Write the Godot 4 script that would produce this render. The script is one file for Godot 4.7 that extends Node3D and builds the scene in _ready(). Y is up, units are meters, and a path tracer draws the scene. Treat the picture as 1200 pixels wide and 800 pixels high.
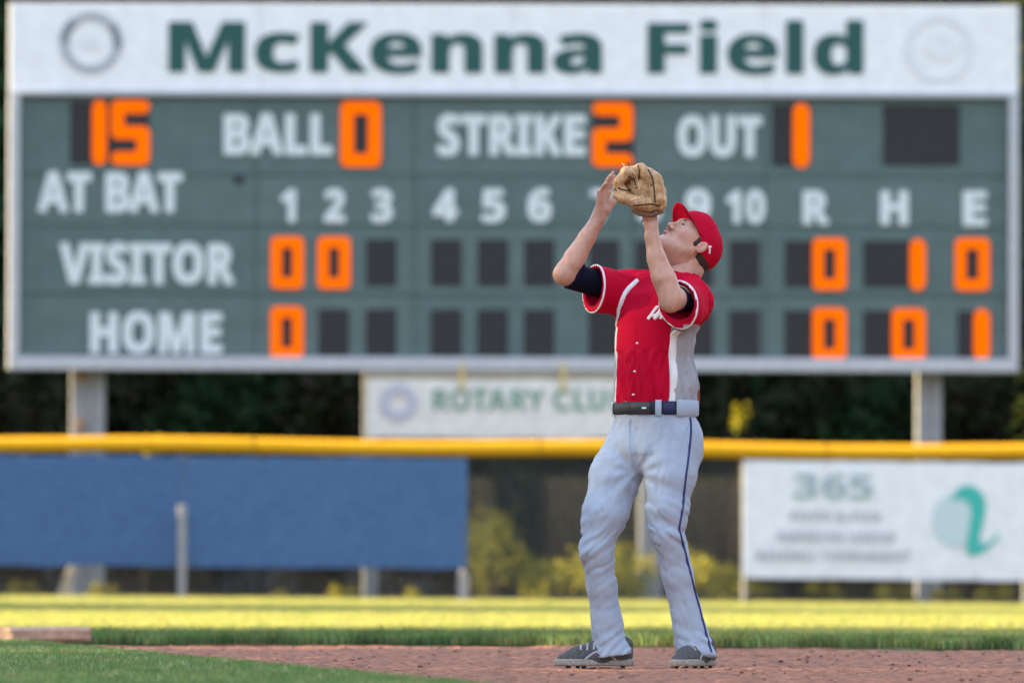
extends Node3D
# A ballplayer waits under a fly ball; the scoreboard stands 100 m from the lens behind the outfield fence.

const LENS := 10850.0      # focal length, in pixels of a 1200 pixel wide picture
const EYE := 0.36          # height of the lens above the infield
const HORIZON := 666.0

var rng := RandomNumberGenerator.new()
var used := {}

# ---------------------------------------------------------------- everything
func _ready() -> void:
	rng.seed = 20
	var cam := Camera3D.new()
	cam.name = "camera"
	cam.position = Vector3(0, EYE, 0)
	cam.rotation.x = atan((HORIZON - 400.0) / LENS)
	var lens := CameraAttributesPhysical.new()
	lens.frustum_focal_length = 12.0 / (400.0 / LENS)
	lens.exposure_aperture = 4.9
	lens.frustum_focus_distance = 34.8
	lens.frustum_near = 0.5
	lens.frustum_far = 5000.0
	cam.attributes = lens
	cam.fov = rad_to_deg(2.0 * atan(400.0 / LENS))
	cam.near = 0.5
	cam.far = 5000.0
	add_child(cam)
	cam.current = true
	var we := WorldEnvironment.new()
	we.name = "environment"
	var env := Environment.new()
	env.background_mode = Environment.BG_SKY
	var sky := Sky.new()
	var sm := ProceduralSkyMaterial.new()
	sm.sky_top_color = Color(0.6, 0.67, 0.78)
	sm.sky_horizon_color = Color(0.9, 0.88, 0.84)
	sm.sky_curve = 0.18
	sm.ground_bottom_color = Color(0.12, 0.13, 0.08)
	sm.ground_horizon_color = Color(0.5, 0.5, 0.45)
	sm.sun_angle_max = 25.0
	sky.sky_material = sm
	env.sky = sky
	env.background_energy_multiplier = 0.72
	env.tonemap_mode = Environment.TONE_MAPPER_LINEAR
	env.tonemap_exposure = 5.35
	env.sdfgi_enabled = true
	env.ssao_enabled = true
	env.ssil_enabled = true
	we.environment = env
	add_child(we)
	var sun := DirectionalLight3D.new()
	sun.name = "sun"
	sun.light_energy = 1.6
	sun.light_color = Color(1.0, 0.89, 0.69)
	sun.light_angular_distance = 0.6
	sun.shadow_enabled = true
	# low in the west: from the left, a little behind the scoreboard
	var el := deg_to_rad(19.0)
	var az := deg_to_rad(6.0)
	var to_sun := Vector3(-cos(az) * cos(el), sin(el), -sin(az) * cos(el))
	sun.basis = Basis.looking_at(-to_sun, Vector3.UP)
	add_child(sun)

	build_ground()
	build_woods()
	build_scoreboard()
	build_fence()
	build_base()
	build_player()

# ---------------------------------------------------------------- helpers
func at(px: float, py: float, d: float) -> Vector3:
	return Vector3((px - 600.0) * d / LENS, EYE + (HORIZON - py) * d / LENS, -d)

func numbered(called: String) -> String:
	var n: int = used.get(called, 0)
	used[called] = n + 1
	return called if n == 0 else "%s_%03d" % [called, n]

func tag(o: Node, label: String, category: String, group := "") -> Node:
	o.set_meta("label", label)
	o.set_meta("category", category)
	if group != "":
		o.set_meta("group", group)
	return o

func thing(called: String, label: String, category: String, where := Vector3.ZERO, turn := 0.0, group := "") -> Node3D:
	var o := Node3D.new()
	o.name = numbered(called)
	add_child(o)
	o.position = where
	o.rotation.y = turn
	tag(o, label, category, group)
	return o

func part(called: String, mesh: Mesh, m: Material, parent: Node, where := Vector3.ZERO) -> MeshInstance3D:
	var o := MeshInstance3D.new()
	o.name = called
	o.mesh = mesh
	if m:
		o.material_override = m
	o.position = where
	parent.add_child(o, true)
	return o

func structure(called: String, mesh: Mesh, m: Material) -> MeshInstance3D:
	var o := part(called, mesh, m, self)
	o.set_meta("kind", "structure")
	return o

func lin(r: float, g: float, b: float) -> Color:
	return Color(r, g, b).linear_to_srgb()

var grains := {}
func grain(freq: float, low: float, high: float, octaves := 4, size := 256, sd := 3, kind := FastNoiseLite.TYPE_SIMPLEX_SMOOTH) -> NoiseTexture2D:
	var key := "%s %s %s %s %s %s %s" % [freq, low, high, octaves, size, sd, kind]
	if not grains.has(key):
		var n := FastNoiseLite.new()
		n.noise_type = kind
		n.frequency = freq
		n.fractal_octaves = octaves
		n.seed = sd
		var t := NoiseTexture2D.new()
		t.width = size
		t.height = size
		t.seamless = true
		t.noise = n
		var g := Gradient.new()
		g.set_color(0, Color(low, low, low))
		g.set_color(1, Color(high, high, high))
		t.color_ramp = g
		grains[key] = t
	return grains[key]

# base colour (linear), roughness, and a triplanar grain: repeats per metre, depth of tone
func mat(c: Color, rough := 0.8, per_metre := 0.0, low := 0.8, bump := 0.0) -> StandardMaterial3D:
	var m := StandardMaterial3D.new()
	m.albedo_color = c
	m.roughness = rough
	m.metallic_specular = 0.4
	if per_metre > 0.0:
		m.uv1_triplanar = true
		m.uv1_scale = Vector3.ONE * per_metre
		m.albedo_texture = grain(0.02, low, 1.0)
		if bump > 0.0:
			m.heightmap_enabled = true
			m.heightmap_texture = grain(0.05, 0.0, 1.0, 3, 256, 8)
			m.heightmap_scale = bump
	return m

func tinted(c: Color, rough := 0.8) -> StandardMaterial3D:
	var m := mat(c, rough)
	m.vertex_color_use_as_albedo = true
	return m

# one box with chamfered front edges, about its centre
func box(size: Vector3, chamfer := 0.0) -> Mesh:
	if chamfer <= 0.0:
		var b := BoxMesh.new()
		b.size = size
		return b
	var s := size * 0.5
	var c: float = min(chamfer, min(s.x, min(s.y, s.z)) * 0.9)
	var pts: Array[PackedVector3Array] = []
	var st := SurfaceTool.new()
	st.begin(Mesh.PRIMITIVE_TRIANGLES)
	st.set_smooth_group(-1)
	# rings from back to front: inset, full, full, inset
	for k in 4:
		var i: float = c if k == 0 or k == 3 else 0.0
		var z: float = [-s.z, -s.z + c, s.z - c, s.z][k]
		pts.append(PackedVector3Array([Vector3(-s.x + i, -s.y + i, z), Vector3(s.x - i, -s.y + i, z), Vector3(s.x - i, s.y - i, z), Vector3(-s.x + i, s.y - i, z)]))
	for k in 3:
		for j in 4:
			var a := pts[k][j]; var b := pts[k][(j + 1) % 4]; var d := pts[k + 1][j]; var e := pts[k + 1][(j + 1) % 4]
			for v in [a, d, e, a, e, b]: st.add_vertex(v)
	for v in [0, 1, 2, 0, 2, 3]: st.add_vertex(pts[0][v])
	for v in [0, 2, 1, 0, 3, 2]: st.add_vertex(pts[3][v])
	st.generate_normals()
	return st.commit()

# a tube through points; radii per point
func tube_into(st: SurfaceTool, pts: Array, radii: Array, sides := 6, closed_ends := true) -> void:
	var rings: Array[PackedVector3Array] = []
	var up := Vector3.ZERO
	for i in pts.size():
		var t: Vector3 = ((pts[min(i + 1, pts.size() - 1)] as Vector3) - (pts[max(i - 1, 0)] as Vector3)).normalized()
		if up == Vector3.ZERO:
			up = t.cross(Vector3.RIGHT if absf(t.x) < 0.8 else Vector3.UP).normalized()
		up = (up - t * up.dot(t)).normalized()
		var side := t.cross(up)
		var ring := PackedVector3Array()
		var r: float = radii[min(i, radii.size() - 1)]
		for k in sides:
			var a := TAU * k / sides
			ring.append((pts[i] as Vector3) + (up * cos(a) + side * sin(a)) * r)
		rings.append(ring)
	st.set_smooth_group(1)
	for i in rings.size() - 1:
		for k in sides:
			var a := rings[i][k]; var b := rings[i][(k + 1) % sides]; var c := rings[i + 1][k]; var d := rings[i + 1][(k + 1) % sides]
			for v in [a, d, b, a, c, d]: st.add_vertex(v)
	if closed_ends:
		st.set_smooth_group(-1)
		for k in range(1, sides - 1):
			for v in [rings[0][0], rings[0][k], rings[0][k + 1]]: st.add_vertex(v)
			for v in [rings[-1][0], rings[-1][k + 1], rings[-1][k]]: st.add_vertex(v)

func begun() -> SurfaceTool:
	var st := SurfaceTool.new()
	st.begin(Mesh.PRIMITIVE_TRIANGLES)
	return st

func done(st: SurfaceTool) -> ArrayMesh:
	st.generate_normals()
	return st.commit()

func tube(pts: Array, radii: Array, sides := 6) -> ArrayMesh:
	var st := begun()
	tube_into(st, pts, radii, sides)
	return done(st)

# a flat outline (x right, y up, counter-clockwise) pushed out by depth towards +z, holes allowed by even-odd pairs
func slab(outline: PackedVector2Array, depth: float, bevel := 0.0) -> ArrayMesh:
	var st := begun()
	st.set_smooth_group(-1)
	if Geometry2D.is_polygon_clockwise(outline):
		outline.reverse()
	var top := outline
	if bevel > 0.0:
		var off := Geometry2D.offset_polygon(outline, -bevel, Geometry2D.JOIN_MITER)
		if off.size() == 1 and off[0].size() == outline.size():
			top = off[0]
	var big := PackedVector2Array()
	for v in top: big.append(v * 500.0)
	var tri := Geometry2D.triangulate_polygon(big)
	for i in range(0, tri.size(), 3):
		var a := top[tri[i]]; var b := top[tri[i + 1]]; var c := top[tri[i + 2]]
		if (b - a).cross(c - a) > 0:
			var w := b; b = c; c = w
		for v in [a, b, c]: st.add_vertex(Vector3(v.x, v.y, depth))
	if top == outline:
		var n := outline.size()
		for i in n:
			var p := outline[i]; var q := outline[(i + 1) % n]
			var a := Vector3(p.x, p.y, 0); var b := Vector3(q.x, q.y, 0); var c := Vector3(p.x, p.y, depth); var d := Vector3(q.x, q.y, depth)
			for v in [a, c, d, a, d, b]: st.add_vertex(v)
	return done(st)

func ring_slab(r0: float, r1: float, depth: float, from := 0.0, to := TAU, steps := 40) -> ArrayMesh:
	var st := begun()
	st.set_smooth_group(-1)
	for i in steps:
		var a := from + (to - from) * i / steps
		var b := from + (to - from) * (i + 1) / steps
		var p := [Vector3(cos(a) * r0, sin(a) * r0, depth), Vector3(cos(b) * r0, sin(b) * r0, depth), Vector3(cos(b) * r1, sin(b) * r1, depth), Vector3(cos(a) * r1, sin(a) * r1, depth)]
		for v in [p[0], p[1], p[2], p[0], p[2], p[3]]: st.add_vertex(v)
		var back := Vector3(0, 0, -depth)
		for v in [p[3], p[2], p[2] + back, p[3], p[2] + back, p[3] + back]: st.add_vertex(v)
		if r0 > 0.0:
			for v in [p[1], p[0], p[0] + back, p[1], p[0] + back, p[1] + back]: st.add_vertex(v)
	return done(st)

# ---------------------------------------------------------------- bodies: a field of distances, meshed as surface nets
class Field:
	var lo: Vector3
	var h: float
	var nx: int
	var ny: int
	var nz: int
	var d: PackedFloat32Array

	func _init(a: Vector3, b: Vector3, cell: float) -> void:
		lo = a
		h = cell
		nx = int((b.x - a.x) / cell) + 2
		ny = int((b.y - a.y) / cell) + 2
		nz = int((b.z - a.z) / cell) + 2
		d.resize(nx * ny * nz)
		d.fill(0.3)

	func reach(a: Vector3, b: Vector3) -> PackedInt32Array:
		return PackedInt32Array([clampi(int((a.x - lo.x) / h), 0, nx - 1), clampi(int((a.y - lo.y) / h), 0, ny - 1), clampi(int((a.z - lo.z) / h), 0, nz - 1),
			clampi(int((b.x - lo.x) / h) + 1, 0, nx - 1), clampi(int((b.y - lo.y) / h) + 1, 0, ny - 1), clampi(int((b.z - lo.z) / h) + 1, 0, nz - 1)])

	# a tapered capsule; flat and ratio squeeze its section along one direction; mode 0 joins, 1 cuts away
	func cap(a: Vector3, b: Vector3, ra: float, rb: float, k := 0.02, flat := Vector3.ZERO, ratio := 1.0, mode := 0) -> void:
		var m := Vector3.ONE * (maxf(ra, rb) + k + 3.0 * h)
		var r := reach(a.min(b) - m, a.max(b) + m)
		var ab := b - a
		var inv := 1.0 / maxf(ab.length_squared(), 1e-9)
		var squeeze := 1.0 / ratio - 1.0
		for z in range(r[2], r[5] + 1):
			for y in range(r[1], r[4] + 1):
				var c := (z * ny + y) * nx + r[0]
				var p := lo + Vector3(r[0], y, z) * h - a
				for x in range(r[0], r[3] + 1):
					var t := clampf(p.dot(ab) * inv, 0.0, 1.0)
					var q := p - ab * t
					if squeeze != 0.0:
						q += flat * (q.dot(flat) * squeeze)
					var e := q.length() - (ra + (rb - ra) * t)
					var o := d[c]
					if mode == 0:
						var w := k - absf(o - e)
						o = minf(o, e)
						if w > 0.0: o -= w * w * 0.25 / k
					else:
						var w := k - absf(o + e)
						o = maxf(o, -e)
						if w > 0.0: o += w * w * 0.25 / k
					d[c] = o
					c += 1
					p.x += h

	func chain(pts: Array, radii: Array, k := 0.02, flat := Vector3.ZERO, ratio := 1.0) -> void:
		for i in pts.size() - 1:
			cap(pts[i], pts[i + 1], radii[i], radii[i + 1], k, flat, ratio)

	# an ellipsoid in the frame b
	func ball(at_: Vector3, b: Basis, radii: Vector3, k := 0.02, mode := 0) -> void:
		var big := maxf(radii.x, maxf(radii.y, radii.z))
		var small := minf(radii.x, minf(radii.y, radii.z))
		var m := Vector3.ONE * (big + k + 3.0 * h)
		var r := reach(at_ - m, at_ + m)
		var ux := b.x / radii.x
		var uy := b.y / radii.y
		var uz := b.z / radii.z
		for z in range(r[2], r[5] + 1):
			for y in range(r[1], r[4] + 1):
				var c := (z * ny + y) * nx + r[0]
				var p := lo + Vector3(r[0], y, z) * h - at_
				for x in range(r[0], r[3] + 1):
					var q := Vector3(p.dot(ux), p.dot(uy), p.dot(uz))
					var l := q.length()
					var g := Vector3(q.x / radii.x, q.y / radii.y, q.z / radii.z).length()
					var e := l * (l - 1.0) / maxf(g, 1e-6) if l > 0.3 else -small * 0.7
					var o := d[c]
					if mode == 0:
						var w := k - absf(o - e)
						o = minf(o, e)
						if w > 0.0: o -= w * w * 0.25 / k
					else:
						var w := k - absf(o + e)
						o = maxf(o, -e)
						if w > 0.0: o += w * w * 0.25 / k
					d[c] = o
					c += 1
					p.x += h

	# elliptical sections stacked upwards: rows of [y, centre x, centre z, half width along side, half depth along ahead]
	func stack(rows: Array, side: Vector3, ahead: Vector3, k := 0.02) -> void:
		var y0: float = rows[0][0]
		var y1: float = rows[-1][0]
		for y in range(ny):
			var wy := lo.y + y * h
			if wy < y0 - 3.0 * h or wy > y1 + 3.0 * h: continue
			var i := 0
			while i < rows.size() - 2 and wy > rows[i + 1][0]: i += 1
			var t: float = clampf((wy - rows[i][0]) / (rows[i + 1][0] - rows[i][0]), 0.0, 1.0)
			var s := t * t * (3.0 - 2.0 * t) * 0.5 + t * 0.5
			var cx: float = lerpf(rows[i][1], rows[i + 1][1], s)
			var cz: float = lerpf(rows[i][2], rows[i + 1][2], s)
			var a: float = lerpf(rows[i][3], rows[i + 1][3], s)
			var b: float = lerpf(rows[i][4], rows[i + 1][4], s)
			var over := maxf(y0 - wy, wy - y1)
			for z in range(nz):
				for x in range(nx):
					var p := Vector3(lo.x + x * h - cx, 0, lo.z + z * h - cz)
					var u := p.dot(side) / a
					var v := p.dot(ahead) / b
					var l := sqrt(u * u + v * v)
					if l > 2.2: continue
					var g := sqrt(u * u / (a * a) + v * v / (b * b))
					var e := maxf(l * (l - 1.0) / maxf(g, 1e-6) if l > 0.3 else -b * 0.7, over)
					var c := (z * ny + y) * nx + x
					var o := d[c]
					var w := k - absf(o - e)
					o = minf(o, e)
					if w > 0.0: o -= w * w * 0.25 / k
					d[c] = o

	# keep what lies on the far side of a plane within a ball round mid
	func clip(mid: Vector3, n: Vector3, within := 9.0) -> void:
		for z in nz:
			for y in ny:
				var c := (z * ny + y) * nx
				var p := lo + Vector3(0, y, z) * h - mid
				for x in nx:
					if within > 8.0 or p.length_squared() < within * within:
						var e := p.dot(n)
						if e > d[c]: d[c] = e
					c += 1
					p.x += h

	func press(fn: Callable, band: float) -> void:
		for z in nz:
			for y in ny:
				var c := (z * ny + y) * nx
				for x in nx:
					if absf(d[c]) < band:
						d[c] += fn.call(lo + Vector3(x, y, z) * h)
					c += 1

	func value(p: Vector3) -> float:
		var q := (p - lo) / h
		var x := clampi(int(q.x), 0, nx - 2)
		var y := clampi(int(q.y), 0, ny - 2)
		var z := clampi(int(q.z), 0, nz - 2)
		var f := q - Vector3(x, y, z)
		var c := (z * ny + y) * nx + x
		var l := nx * ny
		var a := lerpf(lerpf(d[c], d[c + 1], f.x), lerpf(d[c + nx], d[c + nx + 1], f.x), f.y)
		var b := lerpf(lerpf(d[c + l], d[c + l + 1], f.x), lerpf(d[c + l + nx], d[c + l + nx + 1], f.x), f.y)
		return lerpf(a, b, f.z)

	func slope(p: Vector3, e := 0.0) -> Vector3:
		var s := h if e == 0.0 else e
		return Vector3(value(p + Vector3(s, 0, 0)) - value(p - Vector3(s, 0, 0)), value(p + Vector3(0, s, 0)) - value(p - Vector3(0, s, 0)), value(p + Vector3(0, 0, s)) - value(p - Vector3(0, 0, s))).normalized()

	# first point of the surface from p along dir
	func hit(p: Vector3, dir: Vector3, far := 0.8) -> Vector3:
		var t := 0.0
		var before := value(p)
		while t < far:
			t += h * 0.5
			var now := value(p + dir * t)
			if now < 0.0 and before >= 0.0:
				return p + dir * (t - h * 0.5 * now / (now - before))
			before = now
		return p + dir * far

	func net(smooth_normals := true) -> Array:
		var verts := PackedVector3Array()
		var norms := PackedVector3Array()
		var index := PackedInt32Array()
		var ids := PackedInt32Array()
		ids.resize(d.size())
		ids.fill(-1)
		var l := nx * ny
		var off := PackedInt32Array([0, 1, nx, nx + 1, l, l + 1, l + nx, l + nx + 1])
		var pos: Array[Vector3] = [Vector3(0, 0, 0), Vector3(1, 0, 0), Vector3(0, 1, 0), Vector3(1, 1, 0), Vector3(0, 0, 1), Vector3(1, 0, 1), Vector3(0, 1, 1), Vector3(1, 1, 1)]
		var ea := PackedInt32Array([0, 2, 4, 6, 0, 1, 4, 5, 0, 1, 2, 3])
		var eb := PackedInt32Array([1, 3, 5, 7, 2, 3, 6, 7, 4, 5, 6, 7])
		var v := PackedFloat32Array()
		v.resize(8)
		var lim := 6.0 * h
		for z in nz - 1:
			for y in ny - 1:
				var c := (z * ny + y) * nx
				for x in nx - 1:
					if absf(d[c]) < lim:
						var below := 0
						for k in 8:
							v[k] = d[c + off[k]]
							if v[k] < 0.0: below += 1
						if below > 0 and below < 8:
							var sum := Vector3.ZERO
							var n := 0
							for k in 12:
								var a := v[ea[k]]
								var b := v[eb[k]]
								if (a < 0.0) != (b < 0.0):
									sum += pos[ea[k]].lerp(pos[eb[k]], a / (a - b))
									n += 1
							var p := lo + (Vector3(x, y, z) + sum / n) * h
							ids[c] = verts.size()
							verts.append(p)
							if smooth_normals: norms.append(slope(p))
							else: norms.append(Vector3(v[1] + v[3] + v[5] + v[7] - v[0] - v[2] - v[4] - v[6], v[2] + v[3] + v[6] + v[7] - v[0] - v[1] - v[4] - v[5], v[4] + v[5] + v[6] + v[7] - v[0] - v[1] - v[2] - v[3]).normalized())
					c += 1
		var step := PackedInt32Array([1, nx, l])
		for z in range(1, nz - 1):
			for y in range(1, ny - 1):
				var c := (z * ny + y) * nx + 1
				for x in range(1, nx - 1):
					if ids[c] >= 0:
						for axis in 3:
							var e := c + step[axis]
							if (d[c] < 0.0) != (d[e] < 0.0):
								var s := step[(axis + 1) % 3]
								var t := step[(axis + 2) % 3]
								var q0 := ids[c - s - t]; var q1 := ids[c - t]; var q2 := ids[c]; var q3 := ids[c - s]
								if q0 < 0 or q1 < 0 or q3 < 0: continue
								if d[c] < 0.0:
									index.append_array([q0, q2, q1, q0, q3, q2])
								else:
									index.append_array([q0, q1, q2, q0, q2, q3])
					c += 1
		return [verts, norms, index]

func mesh_of(net: Array, tint = null) -> ArrayMesh:
	var arr := []
	arr.resize(Mesh.ARRAY_MAX)
	arr[Mesh.ARRAY_VERTEX] = net[0]
	arr[Mesh.ARRAY_NORMAL] = net[1]
	arr[Mesh.ARRAY_INDEX] = net[2]
	if tint != null:
		var cols := PackedColorArray()
		for p in net[0]: cols.append(tint.call(p))
		arr[Mesh.ARRAY_COLOR] = cols
	var m := ArrayMesh.new()
	m.add_surface_from_arrays(Mesh.PRIMITIVE_TRIANGLES, arr)
	return m

func joined(nets: Array) -> Array:
	var v := PackedVector3Array(); var n := PackedVector3Array(); var i := PackedInt32Array()
	for w in nets:
		var base := v.size()
		v.append_array(w[0]); n.append_array(w[1])
		for k in w[2]: i.append(k + base)
	return [v, n, i]

# cut a net along fn = 0 into the part where fn > 0 and the rest
func cut(net: Array, fn: Callable) -> Array:
	var out := [[PackedVector3Array(), PackedVector3Array(), PackedInt32Array()], [PackedVector3Array(), PackedVector3Array(), PackedInt32Array()]]
	var g := PackedFloat32Array()
	for p in net[0]: g.append(fn.call(p))
	var maps := [{}, {}]
	var idx: PackedInt32Array = net[2]
	var edge := {}
	for t in range(0, idx.size(), 3):
		for side in 2:
			var sgn := 1.0 if side == 0 else -1.0
			var poly := []
			for k in 3:
				var a := idx[t + k]; var b := idx[t + (k + 1) % 3]
				var ga := g[a] * sgn; var gb := g[b] * sgn
				if ga >= 0.0: poly.append([a, a])
				if (ga >= 0.0) != (gb >= 0.0): poly.append([mini(a, b), maxi(a, b)])
			if poly.size() < 3: continue
			var o: Array = out[side]
			var ids := PackedInt32Array()
			for e in poly:
				var key: int = e[0] * 10000000 + e[1]
				var m: Dictionary = maps[side]
				if not m.has(key):
					var w := 0.0 if e[0] == e[1] else g[e[0]] / (g[e[0]] - g[e[1]])
					m[key] = o[0].size()
					o[0].append((net[0][e[0]] as Vector3).lerp(net[0][e[1]], w))
					o[1].append((net[1][e[0]] as Vector3).lerp(net[1][e[1]], w).normalized())
				ids.append(m[key])
			for k in range(1, ids.size() - 1):
				o[2].append_array([ids[0], ids[k], ids[k + 1]])
	return out

# a sewn strip lying on a surface: points and their normals
func ribbon(pts: PackedVector3Array, norms: PackedVector3Array, width: float, lift: float, closed := false) -> ArrayMesh:
	var st := begun()
	st.set_smooth_group(1)
	var n := pts.size()
	for pass_ in 2:
		var soft := pts.duplicate()
		for i in n:
			if closed or (i > 0 and i < n - 1):
				soft[i] = pts[i] * 0.5 + (pts[(i + n - 1) % n] + pts[(i + 1) % n]) * 0.25
		pts = soft
	var rows := []
	for i in n:
		var t := (pts[(i + 1) % n if closed else mini(i + 1, n - 1)] - pts[(i + n - 1) % n if closed else maxi(i - 1, 0)]).normalized()
		var s := t.cross(norms[i]).normalized() * width * 0.5
		var u := norms[i] * lift
		rows.append([pts[i] - s - norms[i] * 0.003, pts[i] - s * 0.8 + u * 0.8, pts[i] + u, pts[i] + s * 0.8 + u * 0.8, pts[i] + s - norms[i] * 0.003])
	for i in (n if closed else n - 1):
		var a: Array = rows[i]; var b: Array = rows[(i + 1) % n]
		for k in 4:
			for v in [a[k], b[k + 1], a[k + 1], a[k], b[k], b[k + 1]]: st.add_vertex(v)
	return done(st)

# points on the field's surface under a drawn line (x, y seen from the front, in the thing's own metres)
func under(f: Field, line: Array, step := 0.012, from := 9.0) -> Array:
	var pts := PackedVector3Array(); var norms := PackedVector3Array()
	for i in line.size() - 1:
		var a: Vector2 = line[i]; var b: Vector2 = line[i + 1]
		var n: int = maxi(1, int(a.distance_to(b) / step))
		for k in (n + 1 if i == line.size() - 2 else n):
			var q := a.lerp(b, float(k) / n)
			var p := f.hit(Vector3(q.x, q.y, minf(from, f.lo.z + (f.nz - 1) * f.h)), Vector3(0, 0, -1), 2.0)
			pts.append(p); norms.append(f.slope(p, 0.012))
	return [pts, norms]

func curve2(pts: Array, n := 24) -> Array:
	var out := []
	var m := pts.size() - 1
	for i in n + 1:
		var t := float(i) / n * m
		var k: int = mini(int(t), m - 1)
		var f := t - k
		out.append((pts[k] as Vector2).cubic_interpolate(pts[k + 1], pts[maxi(k - 1, 0)], pts[mini(k + 2, m)], f))
	return out

# ---------------------------------------------------------------- lettering
var bold: SystemFont
func letters_font() -> Font:
	if bold == null:
		bold = SystemFont.new()
		bold.font_names = PackedStringArray(["Droid Sans"])
		bold.font_weight = 700
	return bold

# outlines of a letter in ems, fattened a little, as pieces without holes
func outlines(s: String, fat: float) -> Array:
	var t := TextMesh.new()
	t.font = letters_font()
	t.text = s
	t.font_size = 64
	t.pixel_size = 1.0 / 64.0
	t.depth = 1.0
	t.curve_step = 3.0
	t.horizontal_alignment = HORIZONTAL_ALIGNMENT_LEFT
	var arr := t.get_mesh_arrays()
	var v: PackedVector3Array = arr[Mesh.ARRAY_VERTEX]
	var n: PackedVector3Array = arr[Mesh.ARRAY_NORMAL]
	var idx: PackedInt32Array = arr[Mesh.ARRAY_INDEX]
	var next := {}
	for k in range(0, idx.size(), 3):
		if v[idx[k]].z < 0.4 or v[idx[k + 1]].z < 0.4 or v[idx[k + 2]].z < 0.4 or n[idx[k]].z < 0.5: continue
		for m in 3:
			var a := v[idx[k + m]]; var b := v[idx[k + (m + 1) % 3]]
			var ka := Vector2i(roundi(a.x * 20000), roundi(a.y * 20000)); var kb := Vector2i(roundi(b.x * 20000), roundi(b.y * 20000))
			if next.has([kb, ka]): next.erase([kb, ka])
			else: next[[ka, kb]] = true
	var step := {}
	for e in next: step[e[0]] = e[1]
	var loops := []
	while step.size() > 0:
		var first: Vector2i = step.keys()[0]
		var p := first
		var loop := PackedVector2Array()
		while step.has(p):
			loop.append(Vector2(p) / 20000.0)
			var q: Vector2i = step[p]
			step.erase(p)
			p = q
		if loop.size() > 2: loops.append(loop)
	var sign_ := 0.0
	for l in loops:
		if absf(area(l)) > absf(sign_): sign_ = area(l)
	var out := []
	var solid := []
	for l in loops:
		solid.append(area(l) * sign_ > 0.0)
		if area(l) < 0: l.reverse()
	for k in loops.size():
		var l: PackedVector2Array = loops[k]
		if solid[k]:
			var g: Array = Geometry2D.offset_polygon(l, fat, Geometry2D.JOIN_ROUND) if fat > 0.0 else [l]
			for q in g:
				if area(q) > 0.0: out.append([q, []])
	for k in loops.size():
		var l: PackedVector2Array = loops[k]
		if not solid[k]:
			var g: Array = Geometry2D.offset_polygon(l, -fat, Geometry2D.JOIN_ROUND) if fat > 0.0 else [l]
			for o in out:
				if g.size() > 0 and Geometry2D.is_point_in_polygon(l[0], o[0]): o[1].append(g[0])
	# open every hole by cutting the letter level with the hole's middle
	var flat := []
	for o in out:
		var cuts := [-3.0, 3.0]
		for q in o[1]:
			var lo := INF
			var hi := -INF
			for p in q:
				lo = minf(lo, p.y)
				hi = maxf(hi, p.y)
			cuts.append((lo + hi) * 0.5 + 0.0007)
		cuts.sort()
		for k in cuts.size() - 1:
			var pieces: Array = [o[0]] if cuts.size() == 2 else Geometry2D.intersect_polygons(o[0], PackedVector2Array([Vector2(-3, cuts[k]), Vector2(3, cuts[k]), Vector2(3, cuts[k + 1]), Vector2(-3, cuts[k + 1])]))
			for q in o[1]:
				var rest := []
				for p in pieces: rest.append_array(Geometry2D.clip_polygons(p, q))
				pieces = rest
			flat.append_array(pieces)
	return flat

var glyphs := {}

# a word set letter by letter so that it fills the box x0..x1, y0..y1 (capital height) on the plane z
func letters(s: String, x0: float, y0: float, x1: float, y1: float, z: float, m: Material, parent: Node, depth := 0.02, called := "letter", fat := 0.0) -> void:
	var f := letters_font()
	var lo := INF
	var hi := -INF
	var set_ := []
	for i in s.length():
		if s[i] == " ": continue
		var adv := (f.get_string_size(s.substr(0, i + 1), HORIZONTAL_ALIGNMENT_LEFT, -1, 64).x - f.get_string_size(s[i], HORIZONTAL_ALIGNMENT_LEFT, -1, 64).x) / 64.0
		var key := s[i] + str(fat)
		if not glyphs.has(key): glyphs[key] = outlines(s[i], fat)
		set_.append([adv, glyphs[key]])
		for piece in glyphs[key]:
			for p in piece:
				lo = minf(lo, adv + p.x)
				hi = maxf(hi, adv + p.x)
	if not glyphs.has("E" + str(fat)): glyphs["E" + str(fat)] = outlines("E", fat)
	var e0 := INF
	var e1 := -INF
	for p in glyphs["E" + str(fat)][0]:
		e0 = minf(e0, p.y)
		e1 = maxf(e1, p.y)
	var scale_ := Vector2((x1 - x0) / (hi - lo), (y1 - y0) / (e1 - e0))
	for g in set_:
		var st := begun()
		var at0 := Vector3(x0 + (g[0] - lo) * scale_.x, y0 - e0 * scale_.y, z)
		for piece in g[1]:
			var sized := PackedVector2Array()
			for p in piece: sized.append(p * scale_)
			st.append_from(slab(sized, depth), 0, Transform3D.IDENTITY)
		part(called, st.commit(), m, parent, at0)

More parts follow.
